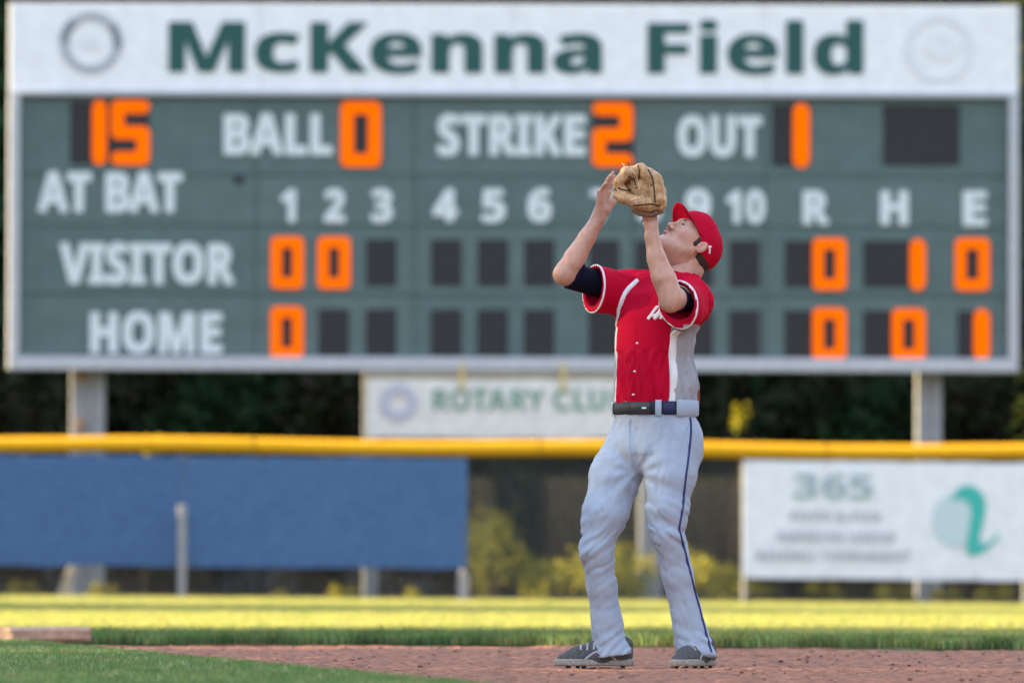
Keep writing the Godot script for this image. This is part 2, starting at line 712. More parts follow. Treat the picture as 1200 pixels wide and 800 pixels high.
# ---------------------------------------------------------------- plants
# one crown: leaves spread through lobes [centre, radii]; every leaf a folded pair of faces
func crown(lobes: Array, leaves: int, size: float, sd: int, palette: Array, droop := 0.3, hollow := 0.45, loose := 1.12) -> ArrayMesh:
	var r := RandomNumberGenerator.new()
	r.seed = sd
	var v := PackedVector3Array(); var n := PackedVector3Array(); var c := PackedColorArray(); var idx := PackedInt32Array()
	var weights := 0.0
	for l in lobes: weights += l[1].x * l[1].y
	for l in lobes:
		var count := int(leaves * l[1].x * l[1].y / weights)
		for i in count:
			var dir := Vector3(r.randfn(), r.randfn(), r.randfn()).normalized()
			var rad := lerpf(hollow, 1.0, pow(r.randf(), 0.6)) * r.randf_range(0.9, loose)
			var p: Vector3 = l[0] + dir * rad * l[1]
			var along := (dir * 0.6 + Vector3(r.randfn(), r.randfn() - droop, r.randfn()) * 0.7).normalized()
			var face := (dir * 0.5 + Vector3(r.randfn(), absf(r.randfn()) + 0.3, r.randfn()) * 0.7).normalized()
			var across := along.cross(face).normalized()
			face = across.cross(along).normalized()
			var s := size * r.randf_range(0.6, 1.25)
			var tone: Color = palette[r.randi() % palette.size()]
			tone = tone * r.randf_range(0.75, 1.25)
			var b := v.size()
			v.append_array([p, p + along * s * 0.5 + across * s * 0.3 + face * s * 0.08, p + along * s, p + along * s * 0.5 - across * s * 0.3 + face * s * 0.08])
			n.append_array([face, (face - across * 0.3).normalized(), face, (face + across * 0.3).normalized()])
			c.append_array([tone, tone, tone, tone])
			idx.append_array([b, b + 2, b + 1, b, b + 3, b + 2])
	var arr := []
	arr.resize(Mesh.ARRAY_MAX)
	arr[Mesh.ARRAY_VERTEX] = v
	arr[Mesh.ARRAY_NORMAL] = n
	arr[Mesh.ARRAY_COLOR] = c
	arr[Mesh.ARRAY_INDEX] = idx
	var m := ArrayMesh.new()
	m.add_surface_from_arrays(Mesh.PRIMITIVE_TRIANGLES, arr)
	return m

var leaf_mat: StandardMaterial3D
var weed_mat: StandardMaterial3D
var bark_mat: StandardMaterial3D

func trunk_mesh(height: float, r0: float, lobes: Array, sd: int) -> ArrayMesh:
	var r := RandomNumberGenerator.new()
	r.seed = sd
	var st := begun()
	var pts := []
	var radii := []
	for i in 7:
		var t := i / 6.0
		pts.append(Vector3(r.randfn() * 0.12 * t, height * t - 0.1, r.randfn() * 0.12 * t))
		radii.append(lerpf(r0, r0 * 0.3, t) * (1.5 if i == 0 else 1.0))
	tube_into(st, pts, radii, 8)
	for l in lobes:
		var from: Vector3 = pts[2 + r.randi() % 3]
		tube_into(st, [from, from.lerp(l[0], 0.5) + Vector3(0, 0.2, 0), l[0]], [r0 * 0.35, r0 * 0.22, r0 * 0.08], 6)
	return done(st)

func make_tree(sd: int, height: float, spread: float, leaves: int, leaf: float, palette: Array) -> Node3D:
	var r := RandomNumberGenerator.new()
	r.seed = sd
	var lobes := []
	for i in 15:
		var a := r.randf() * TAU
		var y := lerpf(0.14, 0.92, (i + 0.5) / 15.0)
		var w := spread * (0.75 if y < 0.75 else 0.45) * (0.55 + 0.6 * r.randf())
		lobes.append([Vector3(cos(a) * w * 0.75, height * y, sin(a) * w * 0.75), Vector3(spread * r.randf_range(0.36, 0.55), height * r.randf_range(0.09, 0.14), spread * r.randf_range(0.36, 0.55))])
	var o := Node3D.new()
	part("trunk", trunk_mesh(height * 0.85, height * 0.016, lobes, sd), bark_mat, o)
	part("crown", crown(lobes, leaves, leaf, sd, palette), leaf_mat, o)
	return o

# ---------------------------------------------------------------- grass
func tuft(blades: int, height: float, radius: float, sd: int) -> ArrayMesh:
	var r := RandomNumberGenerator.new()
	r.seed = sd
	var v := PackedVector3Array(); var n := PackedVector3Array(); var idx := PackedInt32Array()
	for i in blades:
		var a := r.randf() * TAU
		var base := Vector3(cos(a), 0, sin(a)) * radius * sqrt(r.randf())
		var lean := Vector3(r.randfn(), 0, r.randfn()) * 0.28
		var hgt := height * r.randf_range(0.55, 1.15)
		var w := Vector3(cos(a * 3.1), 0, sin(a * 3.1)) * r.randf_range(0.0018, 0.0032)
		var mid := base + (Vector3.UP + lean * 0.5) * hgt * 0.55
		var tip := base + (Vector3.UP + lean * 1.3) * hgt
		var f := (w.cross(Vector3.UP).normalized() + Vector3.UP * 0.4).normalized()
		var b := v.size()
		v.append_array([base - w, base + w, mid - w * 0.8, mid + w * 0.8, tip])
		n.append_array([f, f, f, f, f])
		idx.append_array([b, b + 2, b + 3, b, b + 3, b + 1, b + 2, b + 4, b + 3])
	var arr := []
	arr.resize(Mesh.ARRAY_MAX)
	arr[Mesh.ARRAY_VERTEX] = v
	arr[Mesh.ARRAY_NORMAL] = n
	arr[Mesh.ARRAY_INDEX] = idx
	var m := ArrayMesh.new()
	m.add_surface_from_arrays(Mesh.PRIMITIVE_TRIANGLES, arr)
	return m

func scatter(called: String, mesh: Mesh, m: Material, spots: Array, label: String, category: String) -> void:
	var mm := MultiMesh.new()
	mm.transform_format = MultiMesh.TRANSFORM_3D
	mm.use_colors = true
	mm.mesh = mesh
	mm.instance_count = spots.size()
	for i in spots.size():
		mm.set_instance_transform(i, spots[i][0])
		mm.set_instance_color(i, spots[i][1])
	var o := MultiMeshInstance3D.new()
	o.name = numbered(called)
	o.multimesh = mm
	o.material_override = m
	add_child(o)
	tag(o, label, category)
	o.set_meta("kind", "stuff")

# the lie of the land: level infield, outfield falling a little to the right near the fence
func land(x: float, z: float) -> float:
	return -0.0083 * clampf(x, -25.0, 25.0) * smoothstep(-55.0, -98.0, z)

var bumps := FastNoiseLite.new()
func sheet(x0: float, x1: float, z0: float, z1: float, step_x: float, step_z: float, height: Callable) -> ArrayMesh:
	var nx := int((x1 - x0) / step_x) + 1
	var nz := int((z1 - z0) / step_z) + 1
	var v := PackedVector3Array(); var idx := PackedInt32Array()
	for j in nz:
		for i in nx:
			var x := x0 + (x1 - x0) * i / (nx - 1); var z := z0 + (z1 - z0) * j / (nz - 1)
			v.append(Vector3(x, height.call(x, z), z))
	for j in nz - 1:
		for i in nx - 1:
			var a := j * nx + i
			idx.append_array([a, a + 1, a + nx + 1, a, a + nx + 1, a + nx])
	var st := begun()
	var arr := []
	arr.resize(Mesh.ARRAY_MAX)
	var n := PackedVector3Array()
	n.resize(v.size())
	for j in nz:
		for i in nx:
			var dx := v[j * nx + mini(i + 1, nx - 1)] - v[j * nx + maxi(i - 1, 0)]
			var dz := v[mini(j + 1, nz - 1) * nx + i] - v[maxi(j - 1, 0) * nx + i]
			n[j * nx + i] = dz.cross(dx).normalized()
	arr[Mesh.ARRAY_VERTEX] = v
	arr[Mesh.ARRAY_NORMAL] = n
	arr[Mesh.ARRAY_INDEX] = idx
	var m := ArrayMesh.new()
	m.add_surface_from_arrays(Mesh.PRIMITIVE_TRIANGLES, arr)
	return m

# a crumb of soil: a ball with knocked-off corners
func lump(sd: int) -> ArrayMesh:
	var r := RandomNumberGenerator.new()
	r.seed = sd
	var rings := []
	for j in 6:
		var ring := PackedVector3Array()
		for i in 9:
			var a := TAU * i / 9.0
			var b := -PI / 2 + PI * j / 5.0
			ring.append(Vector3(cos(a) * cos(b), sin(b) * 0.8, sin(a) * cos(b)) * 0.5 * (r.randf_range(0.6, 1.15) if j > 0 and j < 5 else 0.85))
		rings.append(ring)
	var st := begun()
	st.set_smooth_group(-1)
	for j in 5:
		for i in 9:
			var a: Vector3 = rings[j][i]; var b: Vector3 = rings[j][(i + 1) % 9]; var c: Vector3 = rings[j + 1][(i + 1) % 9]; var d: Vector3 = rings[j + 1][i]
			for v in [a, c, d, a, b, c]: st.add_vertex(v)
	return done(st)

# far edge of the dirt, and the edge of the infield grass
func lip(x: float) -> float:
	return -44.6 + 0.75 * pow(maxf(0.0, x + 0.6), 1.3) + bumps.get_noise_2d(x * 30.0, 5.0) * 0.16

func infield_edge(z: float) -> float:
	return -0.2 - 2.15 * (-z - 28.3) / 15.7 + bumps.get_noise_2d(z * 25.0, 77.0) * 0.07

func build_ground() -> void:
	bumps.frequency = 0.05
	bumps.seed = 5
	var soil := mat(lin(0.05, 0.055, 0.025), 0.95, 0.6, 0.6)
	var big := PlaneMesh.new()
	big.size = Vector2(4000, 4000)
	var g := structure("ground", big, soil)
	g.position = Vector3(0, -0.45, -100)
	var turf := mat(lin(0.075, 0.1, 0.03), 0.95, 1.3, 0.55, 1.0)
	structure("outfield_turf", sheet(-90, 90, -170, -41.5, 2.0, 0.75, func(x, z): return land(x, z) + (0.004 if z < lip(x) else -0.06)), turf)
	structure("wooded_bank", sheet(-120, 120, -190, -120, 3.0, 2.0, func(x, z): return -0.5 + 8.0 * smoothstep(-122.0, -160.0, z) * (1.0 + 0.3 * bumps.get_noise_2d(x * 2.0, z * 2.0))), mat(lin(0.085, 0.065, 0.042), 0.95, 0.7, 0.45, 3.0))
	# the skinned infield: raked, trodden, with clods
	var dirt := mat(lin(0.53, 0.215, 0.122), 0.95)
	dirt.uv1_triplanar = true
	dirt.uv1_scale = Vector3(0.9, 0.9, 0.9)
	dirt.albedo_texture = grain(0.03, 0.5, 1.0, 5, 512, 21)
	dirt.heightmap_enabled = true
	dirt.heightmap_texture = grain(0.06, 0.0, 1.0, 4, 512, 22)
	dirt.heightmap_scale = 1.6
	var fine := FastNoiseLite.new()
	fine.seed = 9
	fine.frequency = 1.0
	fine.fractal_octaves = 3
	var ground_dirt := func(x: float, z: float) -> float:
		var pit: float = maxf(0.0, fine.get_noise_2d(x * 2.3 + 40.0, z * 2.0) - 0.25) * 0.06
		return fine.get_noise_2d(x * 0.9, z * 0.7) * 0.014 + fine.get_noise_2d(x * 6.0, z * 5.0) * 0.008 - pit - 0.014
	structure("infield_dirt", sheet(-4.5, 5.5, -46.0, -27.0, 0.045, 0.06, ground_dirt), dirt)
	structure("infield_dirt_001", sheet(-40, 40, -46.0, -12.0, 1.0, 1.0, func(_x, _z): return -0.05), dirt)
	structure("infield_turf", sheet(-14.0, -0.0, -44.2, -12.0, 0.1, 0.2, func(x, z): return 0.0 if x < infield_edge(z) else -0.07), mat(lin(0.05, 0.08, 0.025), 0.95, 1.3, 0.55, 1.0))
	# clods and crumbs
	var clod := lump(12)
	var spots := []
	for i in 4200:
		var z := rng.randf_range(-44.5, -28.0)
		var x := rng.randf_range(-2.2, 3.6)
		if x < infield_edge(z) + 0.05 or z < lip(x) + 0.05: continue
		var s := 0.004 + 0.022 * pow(rng.randf(), 6.0)
		var b := Basis.from_euler(Vector3(rng.randf(), rng.randf() * TAU, rng.randf())).scaled(Vector3(s, s * rng.randf_range(0.35, 0.8), s * rng.randf_range(0.6, 1.3)))
		var tone := rng.randf_range(0.4, 1.15)
		spots.append([Transform3D(b, Vector3(x, ground_dirt.call(x, z) + s * 0.2, z)), Color(0.36 * tone, 0.18 * tone, 0.13 * tone)])
	scatter("dirt_clods", clod, tinted(Color.WHITE, 0.95), spots, "crumbs and clods of reddish soil scattered over the infield dirt", "soil")
	# grass
	var blade := tinted(Color.WHITE, 0.75)
	blade.metallic_specular = 0.2
	blade.backlight_enabled = true
	blade.backlight = Color(1.0, 1.0, 0.7)
	blade.cull_mode = BaseMaterial3D.CULL_DISABLED
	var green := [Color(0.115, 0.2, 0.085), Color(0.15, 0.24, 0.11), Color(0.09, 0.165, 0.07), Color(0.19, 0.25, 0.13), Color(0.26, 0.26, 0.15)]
	var spots2 := []
	for i in 17000:
		var z := -20.0 - 24.3 * pow(rng.randf(), 0.8)
		var x := infield_edge(z) - absf(rng.randfn()) * 1.2
		if rng.randf() < 0.12: x = infield_edge(z) - rng.randf() * 0.06
		spots2.append([Transform3D(Basis(Vector3.UP, rng.randf() * TAU).scaled(Vector3.ONE * rng.randf_range(0.6, 1.15)), Vector3(x, -0.004, z)), green[rng.randi() % 5] * rng.randf_range(1.05, 1.75)])
	for i in 260:
		var z := -29.0 - 14.0 * rng.randf()
		var x := infield_edge(z) - rng.randf() * 1.6
		spots2.append([Transform3D(Basis(Vector3.UP, rng.randf() * TAU).scaled(Vector3(0.25, 1.2, 0.25)), Vector3(x, -0.002, z)), Color(0.6, 0.62, 0.5)])
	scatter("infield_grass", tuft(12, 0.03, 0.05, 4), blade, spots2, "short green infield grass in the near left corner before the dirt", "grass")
	var spots3 := []
	for i in 15000:
		var x := rng.randf_range(-5.0, 6.0)
		var z := lip(x) - 2.6 * pow(rng.randf(), 1.6)
		var s := rng.randf_range(0.7, 1.25)
		if rng.randf() < 0.03: s *= 1.35
		spots3.append([Transform3D(Basis(Vector3.UP, rng.randf() * TAU).scaled(Vector3(s, s, s)), Vector3(x, land(x, z) - 0.004, z)), green[rng.randi() % 5] * rng.randf_range(0.8, 1.9) * (0.8 + 0.5 * bumps.get_noise_2d(x * 60.0, z * 40.0))])
	scatter("grass_lip", tuft(12, 0.048, 0.05, 5), blade, spots3, "ragged dark green edge of the outfield grass behind the dirt", "grass")
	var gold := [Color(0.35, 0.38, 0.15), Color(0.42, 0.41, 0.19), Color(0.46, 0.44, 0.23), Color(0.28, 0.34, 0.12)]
	var spots4 := []
	for i in 46000:
		var z := -46.0 - 52.2 * rng.randf()
		var x := (rng.randf() - 0.5) * (14.0 + 0.1 * (-z - 46.0))
		spots4.append([Transform3D(Basis(Vector3.UP, rng.randf() * TAU).scaled(Vector3(1.5, rng.randf_range(0.7, 1.1), 1.5)), Vector3(x, land(x, z) - 0.003, z)), gold[rng.randi() % 4] * rng.randf_range(0.8, 1.25)])
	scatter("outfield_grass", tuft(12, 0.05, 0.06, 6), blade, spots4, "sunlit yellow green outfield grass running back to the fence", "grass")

# ---------------------------------------------------------------- trees and undergrowth
func build_woods() -> void:
	leaf_mat = tinted(Color.WHITE, 0.85)
	leaf_mat.metallic_specular = 0.15
	leaf_mat.backlight_enabled = true
	leaf_mat.backlight = Color(0.3, 0.34, 0.12)
	leaf_mat.cull_mode = BaseMaterial3D.CULL_DISABLED
	weed_mat = tinted(Color.WHITE, 0.85)
	weed_mat.metallic_specular = 0.15
	weed_mat.backlight_enabled = true
	weed_mat.backlight = Color(0.7, 0.7, 0.3)
	weed_mat.cull_mode = BaseMaterial3D.CULL_DISABLED
	bark_mat = mat(lin(0.09, 0.065, 0.045), 0.95, 1.5, 0.5, 2.0)
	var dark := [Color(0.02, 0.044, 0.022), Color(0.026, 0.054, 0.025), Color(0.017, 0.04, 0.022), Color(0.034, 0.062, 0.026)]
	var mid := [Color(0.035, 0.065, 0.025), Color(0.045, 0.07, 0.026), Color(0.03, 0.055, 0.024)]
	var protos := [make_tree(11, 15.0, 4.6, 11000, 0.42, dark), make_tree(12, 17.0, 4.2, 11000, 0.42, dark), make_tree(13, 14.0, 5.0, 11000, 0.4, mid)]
	var where := ["at the far left end of the scoreboard", "behind the left corner post of the scoreboard", "behind the left third of the scoreboard", "behind the hanging banner", "behind the middle of the scoreboard", "behind the ballplayer's back", "behind the right third of the scoreboard", "behind the right corner post of the scoreboard", "at the far right end of the scoreboard"]
	for i in where.size():
		var o: Node3D = protos[i % 3] if i < 3 else protos[i % 3].duplicate()
		o.name = numbered("tree")
		add_child(o)
		var x := -18.0 + i * 4.4 + rng.randf_range(-0.5, 0.5)
		o.position = Vector3(x, land(x, -112.0) - 0.1, -109.5 - rng.randf() * 6.0)
		o.rotation.y = rng.randf() * TAU
		o.scale = Vector3.ONE * rng.randf_range(0.9, 1.15)
		tag(o, "dense dark broadleaf tree " + where[i], "tree", "trees behind the scoreboard")
	for i in 6:
		var o: Node3D = protos[(i + 1) % 3].duplicate()
		o.name = numbered("tree")
		add_child(o)
		o.position = Vector3(-15.0 - i * 3.6, -0.3, -108.0 - rng.randf())
		o.rotation.y = rng.randf() * TAU
		o.scale = Vector3.ONE * rng.randf_range(0.9, 1.05)
		tag(o, "dark tree of the wood's edge left of the scoreboard, just beyond the picture", "tree", "trees left of the scoreboard")
	for row in 2:
		for i in 14:
			var o: Node3D = protos[(i + row) % 3].duplicate()
			o.name = numbered("tree")
			add_child(o)
			o.position = Vector3(-29.0 + i * 4.4 + row * 2.2 + rng.randf(), -0.4, -119.0 - row * 7.0 - rng.randf() * 2.0)
			o.rotation.y = rng.randf() * TAU
			o.scale = Vector3.ONE * rng.randf_range(0.95, 1.2)
			tag(o, "dark tree deep in the wood, half hidden by the trees in front of it", "tree", "trees deep in the wood")
	# the row off the left line that keeps the infield in shade
	for i in 16:
		var o: Node3D = protos[i % 3].duplicate()
		o.name = numbered("tree")
		add_child(o)
		o.position = Vector3(-36.0 - rng.randf() * 2.0, -0.2, 15.5 - i * 4.6)
		o.rotation.y = rng.randf() * TAU
		o.scale = Vector3.ONE * rng.randf_range(1.0, 1.15)
		tag(o, "tall leafy tree in the row along the left side of the infield", "tree", "trees along the left side of the infield")
	for i in 12:
		var o: Node3D = protos[(i + 2) % 3].duplicate()
		o.name = numbered("tree")
		add_child(o)
		o.position = Vector3(30.0 + rng.randf() * 2.0, -0.2, 4.0 - i * 4.8)
		o.rotation.y = rng.randf() * TAU
		o.scale = Vector3.ONE * rng.randf_range(0.95, 1.1)
		tag(o, "tall leafy tree in the row along the right side of the infield", "tree", "trees along the right side of the infield")
	var lone: Node3D = protos[1].duplicate()
	lone.name = numbered("tree")
	add_child(lone)
	lone.position = Vector3(-31.0, -0.2, -76.0)
	lone.scale = Vector3(0.9, 0.76, 0.95)
	tag(lone, "smaller tree left of the outfield, the nearer of two whose shadow stripes the grass", "tree")
	lone = protos[0].duplicate()
	lone.name = numbered("tree")
	add_child(lone)
	lone.position = Vector3(-31.5, -0.2, -81.5)
	lone.scale = Vector3(0.9, 0.84, 0.95)
	tag(lone, "smaller tree left of the outfield, the farther of two whose shadow stripes the grass", "tree")
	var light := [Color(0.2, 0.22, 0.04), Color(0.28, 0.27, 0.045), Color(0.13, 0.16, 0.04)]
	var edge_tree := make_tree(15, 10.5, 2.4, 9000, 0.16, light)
	edge_tree.name = numbered("tree")
	add_child(edge_tree)
	(edge_tree.get_node("crown") as MeshInstance3D).material_override = weed_mat
	edge_tree.position = Vector3(7.5, -0.15, -103.6)
	tag(edge_tree, "young yellow green tree in the sun just past the right end of the scoreboard", "tree")
	# dark shrubs in the wood, then the sunlit weeds along the fence
	var lob := func(w: float, hh: float, n: int, sd: int) -> Array:
		var r := RandomNumberGenerator.new()
		r.seed = sd
		var l := []
		for i in n:
			var big := r.randf_range(0.5, 1.15)
			l.append([Vector3(r.randf_range(-w, w) * 1.1, hh * r.randf_range(0.2, 0.8), r.randf_range(-0.4, 0.4) * w), Vector3(w * 0.5, hh * 0.3, w * 0.4) * big])
		return l
	var shrub := func(called: String, lobes: Array, leaves: int, leaf: float, sd: int, palette: Array) -> Node3D:
		var o := Node3D.new()
		o.name = called
		var st := begun()
		for l in lobes:
			tube_into(st, [Vector3(l[0].x * 0.2, -0.05, l[0].z * 0.2), Vector3(l[0].x * 0.6, l[0].y * 0.5, l[0].z * 0.6), l[0] + Vector3(0, l[1].y * 0.5, 0)], [0.03, 0.02, 0.006], 5)
		part("stem", done(st), bark_mat, o)
		part("foliage", crown(lobes, leaves, leaf, sd, palette, 0.2, 0.1, 1.7 if leaf < 0.1 else 1.2), weed_mat if leaf < 0.1 else leaf_mat, o)
		return o
	var brown := [Color(0.04, 0.034, 0.025), Color(0.03, 0.034, 0.02), Color(0.034, 0.042, 0.022)]
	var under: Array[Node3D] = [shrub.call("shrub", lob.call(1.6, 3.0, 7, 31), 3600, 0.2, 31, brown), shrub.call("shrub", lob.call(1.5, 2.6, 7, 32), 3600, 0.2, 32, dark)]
	var spots := ["left of the blue windscreens", "behind the left blue windscreen", "behind the seam of the blue windscreens", "behind the right blue windscreen", "behind the gap right of the blue windscreen", "behind the open fence beside the ballplayer", "behind the ballplayer's legs", "behind the left end of the white banner", "behind the middle of the white banner", "behind the right end of the white banner"]
	for k in 2:
		for i in spots.size():
			var o: Node3D = under[(i + k) % 2]
			if o.get_parent() != null: o = o.duplicate()
			o.name = numbered("shrub")
			add_child(o)
			var x := -8.6 + i * 1.9 + k * 0.9
			o.position = Vector3(x, land(x, -105.0) - 0.05, -105.2 - k * 2.6 - rng.randf())
			o.rotation.y = rng.randf() * 0.8
			tag(o, ("dark woodland shrub " if k == 0 else "deeper woodland shrub in the second row ") + spots[i], "shrub", "shrubs in the dark wood")
	var yellow := [Color(0.38, 0.34, 0.035), Color(0.27, 0.27, 0.04), Color(0.45, 0.38, 0.04), Color(0.16, 0.19, 0.035)]
	var olive := [Color(0.11, 0.12, 0.03), Color(0.07, 0.09, 0.028), Color(0.17, 0.16, 0.032)]
	var weeds := [shrub.call("weed_bush", lob.call(0.42, 0.62, 6, 41), 1500, 0.06, 41, yellow), shrub.call("weed_bush", lob.call(0.35, 0.45, 6, 42), 1300, 0.055, 42, olive), shrub.call("weed_bush", lob.call(0.3, 0.9, 7, 43), 1700, 0.06, 43, olive)]
	# [pixel x, distance, kind, size, label]
	var list := [
		[30, 99.4, 1, 0.42, "low weed at the foot of the fence left of the leaning stake"], [125, 99.3, 0, 0.34, "yellow weed right of the leaning stake"], [330, 99.3, 1, 0.3, "low weed under the right blue windscreen"],
		[405, 99.2, 0, 0.34, "yellow weed under the right blue windscreen beside the scoreboard post"], [480, 99.2, 0, 0.3, "yellow weed under the right end of the blue windscreen"],
		[575, 100.0, 2, 1.05, "olive bush just right of the blue windscreen"], [640, 99.7, 0, 1.0, "bright yellow bush behind the open fence left of the ballplayer"], [690, 99.9, 0, 1.1, "bright yellow bush behind the ballplayer's bent knee"],
		[738, 99.6, 0, 1.15, "yellow bush seen between the ballplayer's legs"], [820, 99.7, 0, 1.0, "olive yellow bush right of the ballplayer's straight leg"], [856, 99.5, 0, 0.9, "yellow bush at the left edge of the white banner"],
		[905, 99.3, 1, 0.5, "yellow weed under the left end of the white banner"], [965, 99.3, 1, 0.55, "olive weed under the white banner beneath its lettering"], [1050, 99.3, 1, 0.5, "yellow weed left of the post under the white banner"], [1112, 99.3, 1, 0.45, "yellow weed right of the post under the white banner"], [1165, 99.4, 1, 0.5, "olive weed under the right end of the white banner"]]
	for w in list:
		var o: Node3D = weeds[w[2]]
		if o.get_parent() != null: o = o.duplicate()
		o.name = numbered("weed_bush")
		add_child(o)
		var p := at(w[0], 666, w[1])
		o.position = Vector3(p.x, land(p.x, p.z) - 0.03, p.z)
		o.scale = Vector3.ONE * w[3]
		o.rotation.y = rng.randf() * TAU
		tag(o, w[4], "bush", "weeds along the fence")
	# sprigs climbing over the rail
	for w in [[178, 520, 98.75, 0.2, "yellow sprig growing up over the yellow rail above the blue windscreen"], [868, 482, 101.6, 0.2, "yellow tipped twig hanging over the rail behind the ballplayer's back"]]:
		var o := thing("sprig", w[4], "sprig", Vector3.ZERO, 0.0, "sprigs at the rail")
		var p := at(w[0], w[1], w[2])
		o.position = Vector3(p.x, land(p.x, p.z), p.z)
		var top: float = p.y - o.position.y
		part("stem", tube([Vector3(-0.1, 0, -0.1), Vector3(-0.05, top * 0.5, -0.06), Vector3(0, top, 0)], [0.012, 0.008, 0.003], 5), bark_mat, o)
		part("foliage", crown([[Vector3(0, top, 0), Vector3.ONE * w[3] * 0.5], [Vector3(-0.02, top - 0.15, 0), Vector3.ONE * w[3] * 0.35]], 60, 0.07, 61, yellow), weed_mat, o)

# ---------------------------------------------------------------- the fence and what hangs on it
const FENCE := 98.6
func fence_y(x: float) -> float:
	return -0.0083 * clampf(x, -25.0, 25.0)

func sag_sheet(w: float, h: float, thick: float, amp: float, sd: int) -> ArrayMesh:
	# a sheet of cloth w by h with soft waves, thick enough to have edges; origin at its middle
	var n := FastNoiseLite.new()
	n.seed = sd
	n.frequency = 1.0
	var nx := int(w / 0.06) + 2
	var ny := int(h / 0.06) + 2
	var st := begun()
	st.set_smooth_group(1)
	var f := func(i: int, j: int, z: float) -> Vector3:
		var x := -w * 0.5 + w * i / (nx - 1); var y := -h * 0.5 + h * j / (ny - 1)
		var hem := 0.006 if i == 0 or j == 0 or i == nx - 1 or j == ny - 1 else 0.0
		return Vector3(x, y + (n.get_noise_2d(x * 0.8, 3.0) * 0.02 if j == 0 or j == ny - 1 else 0.0), z - hem * signf(z) + amp * n.get_noise_2d(x * 0.9, y * 0.35) + amp * 0.5 * n.get_noise_2d(x * 2.6 + 9.0, y * 1.1))
	for s in 2:
		var z := thick * 0.5 * (1 if s == 0 else -1)
		for j in ny - 1:
			for i in nx - 1:
				var a: Vector3 = f.call(i, j, z); var b: Vector3 = f.call(i + 1, j, z); var c: Vector3 = f.call(i + 1, j + 1, z); var e: Vector3 = f.call(i, j + 1, z)
				for v in ([a, c, b, a, e, c] if s == 0 else [a, b, c, a, c, e]): st.add_vertex(v)
	return done(st)

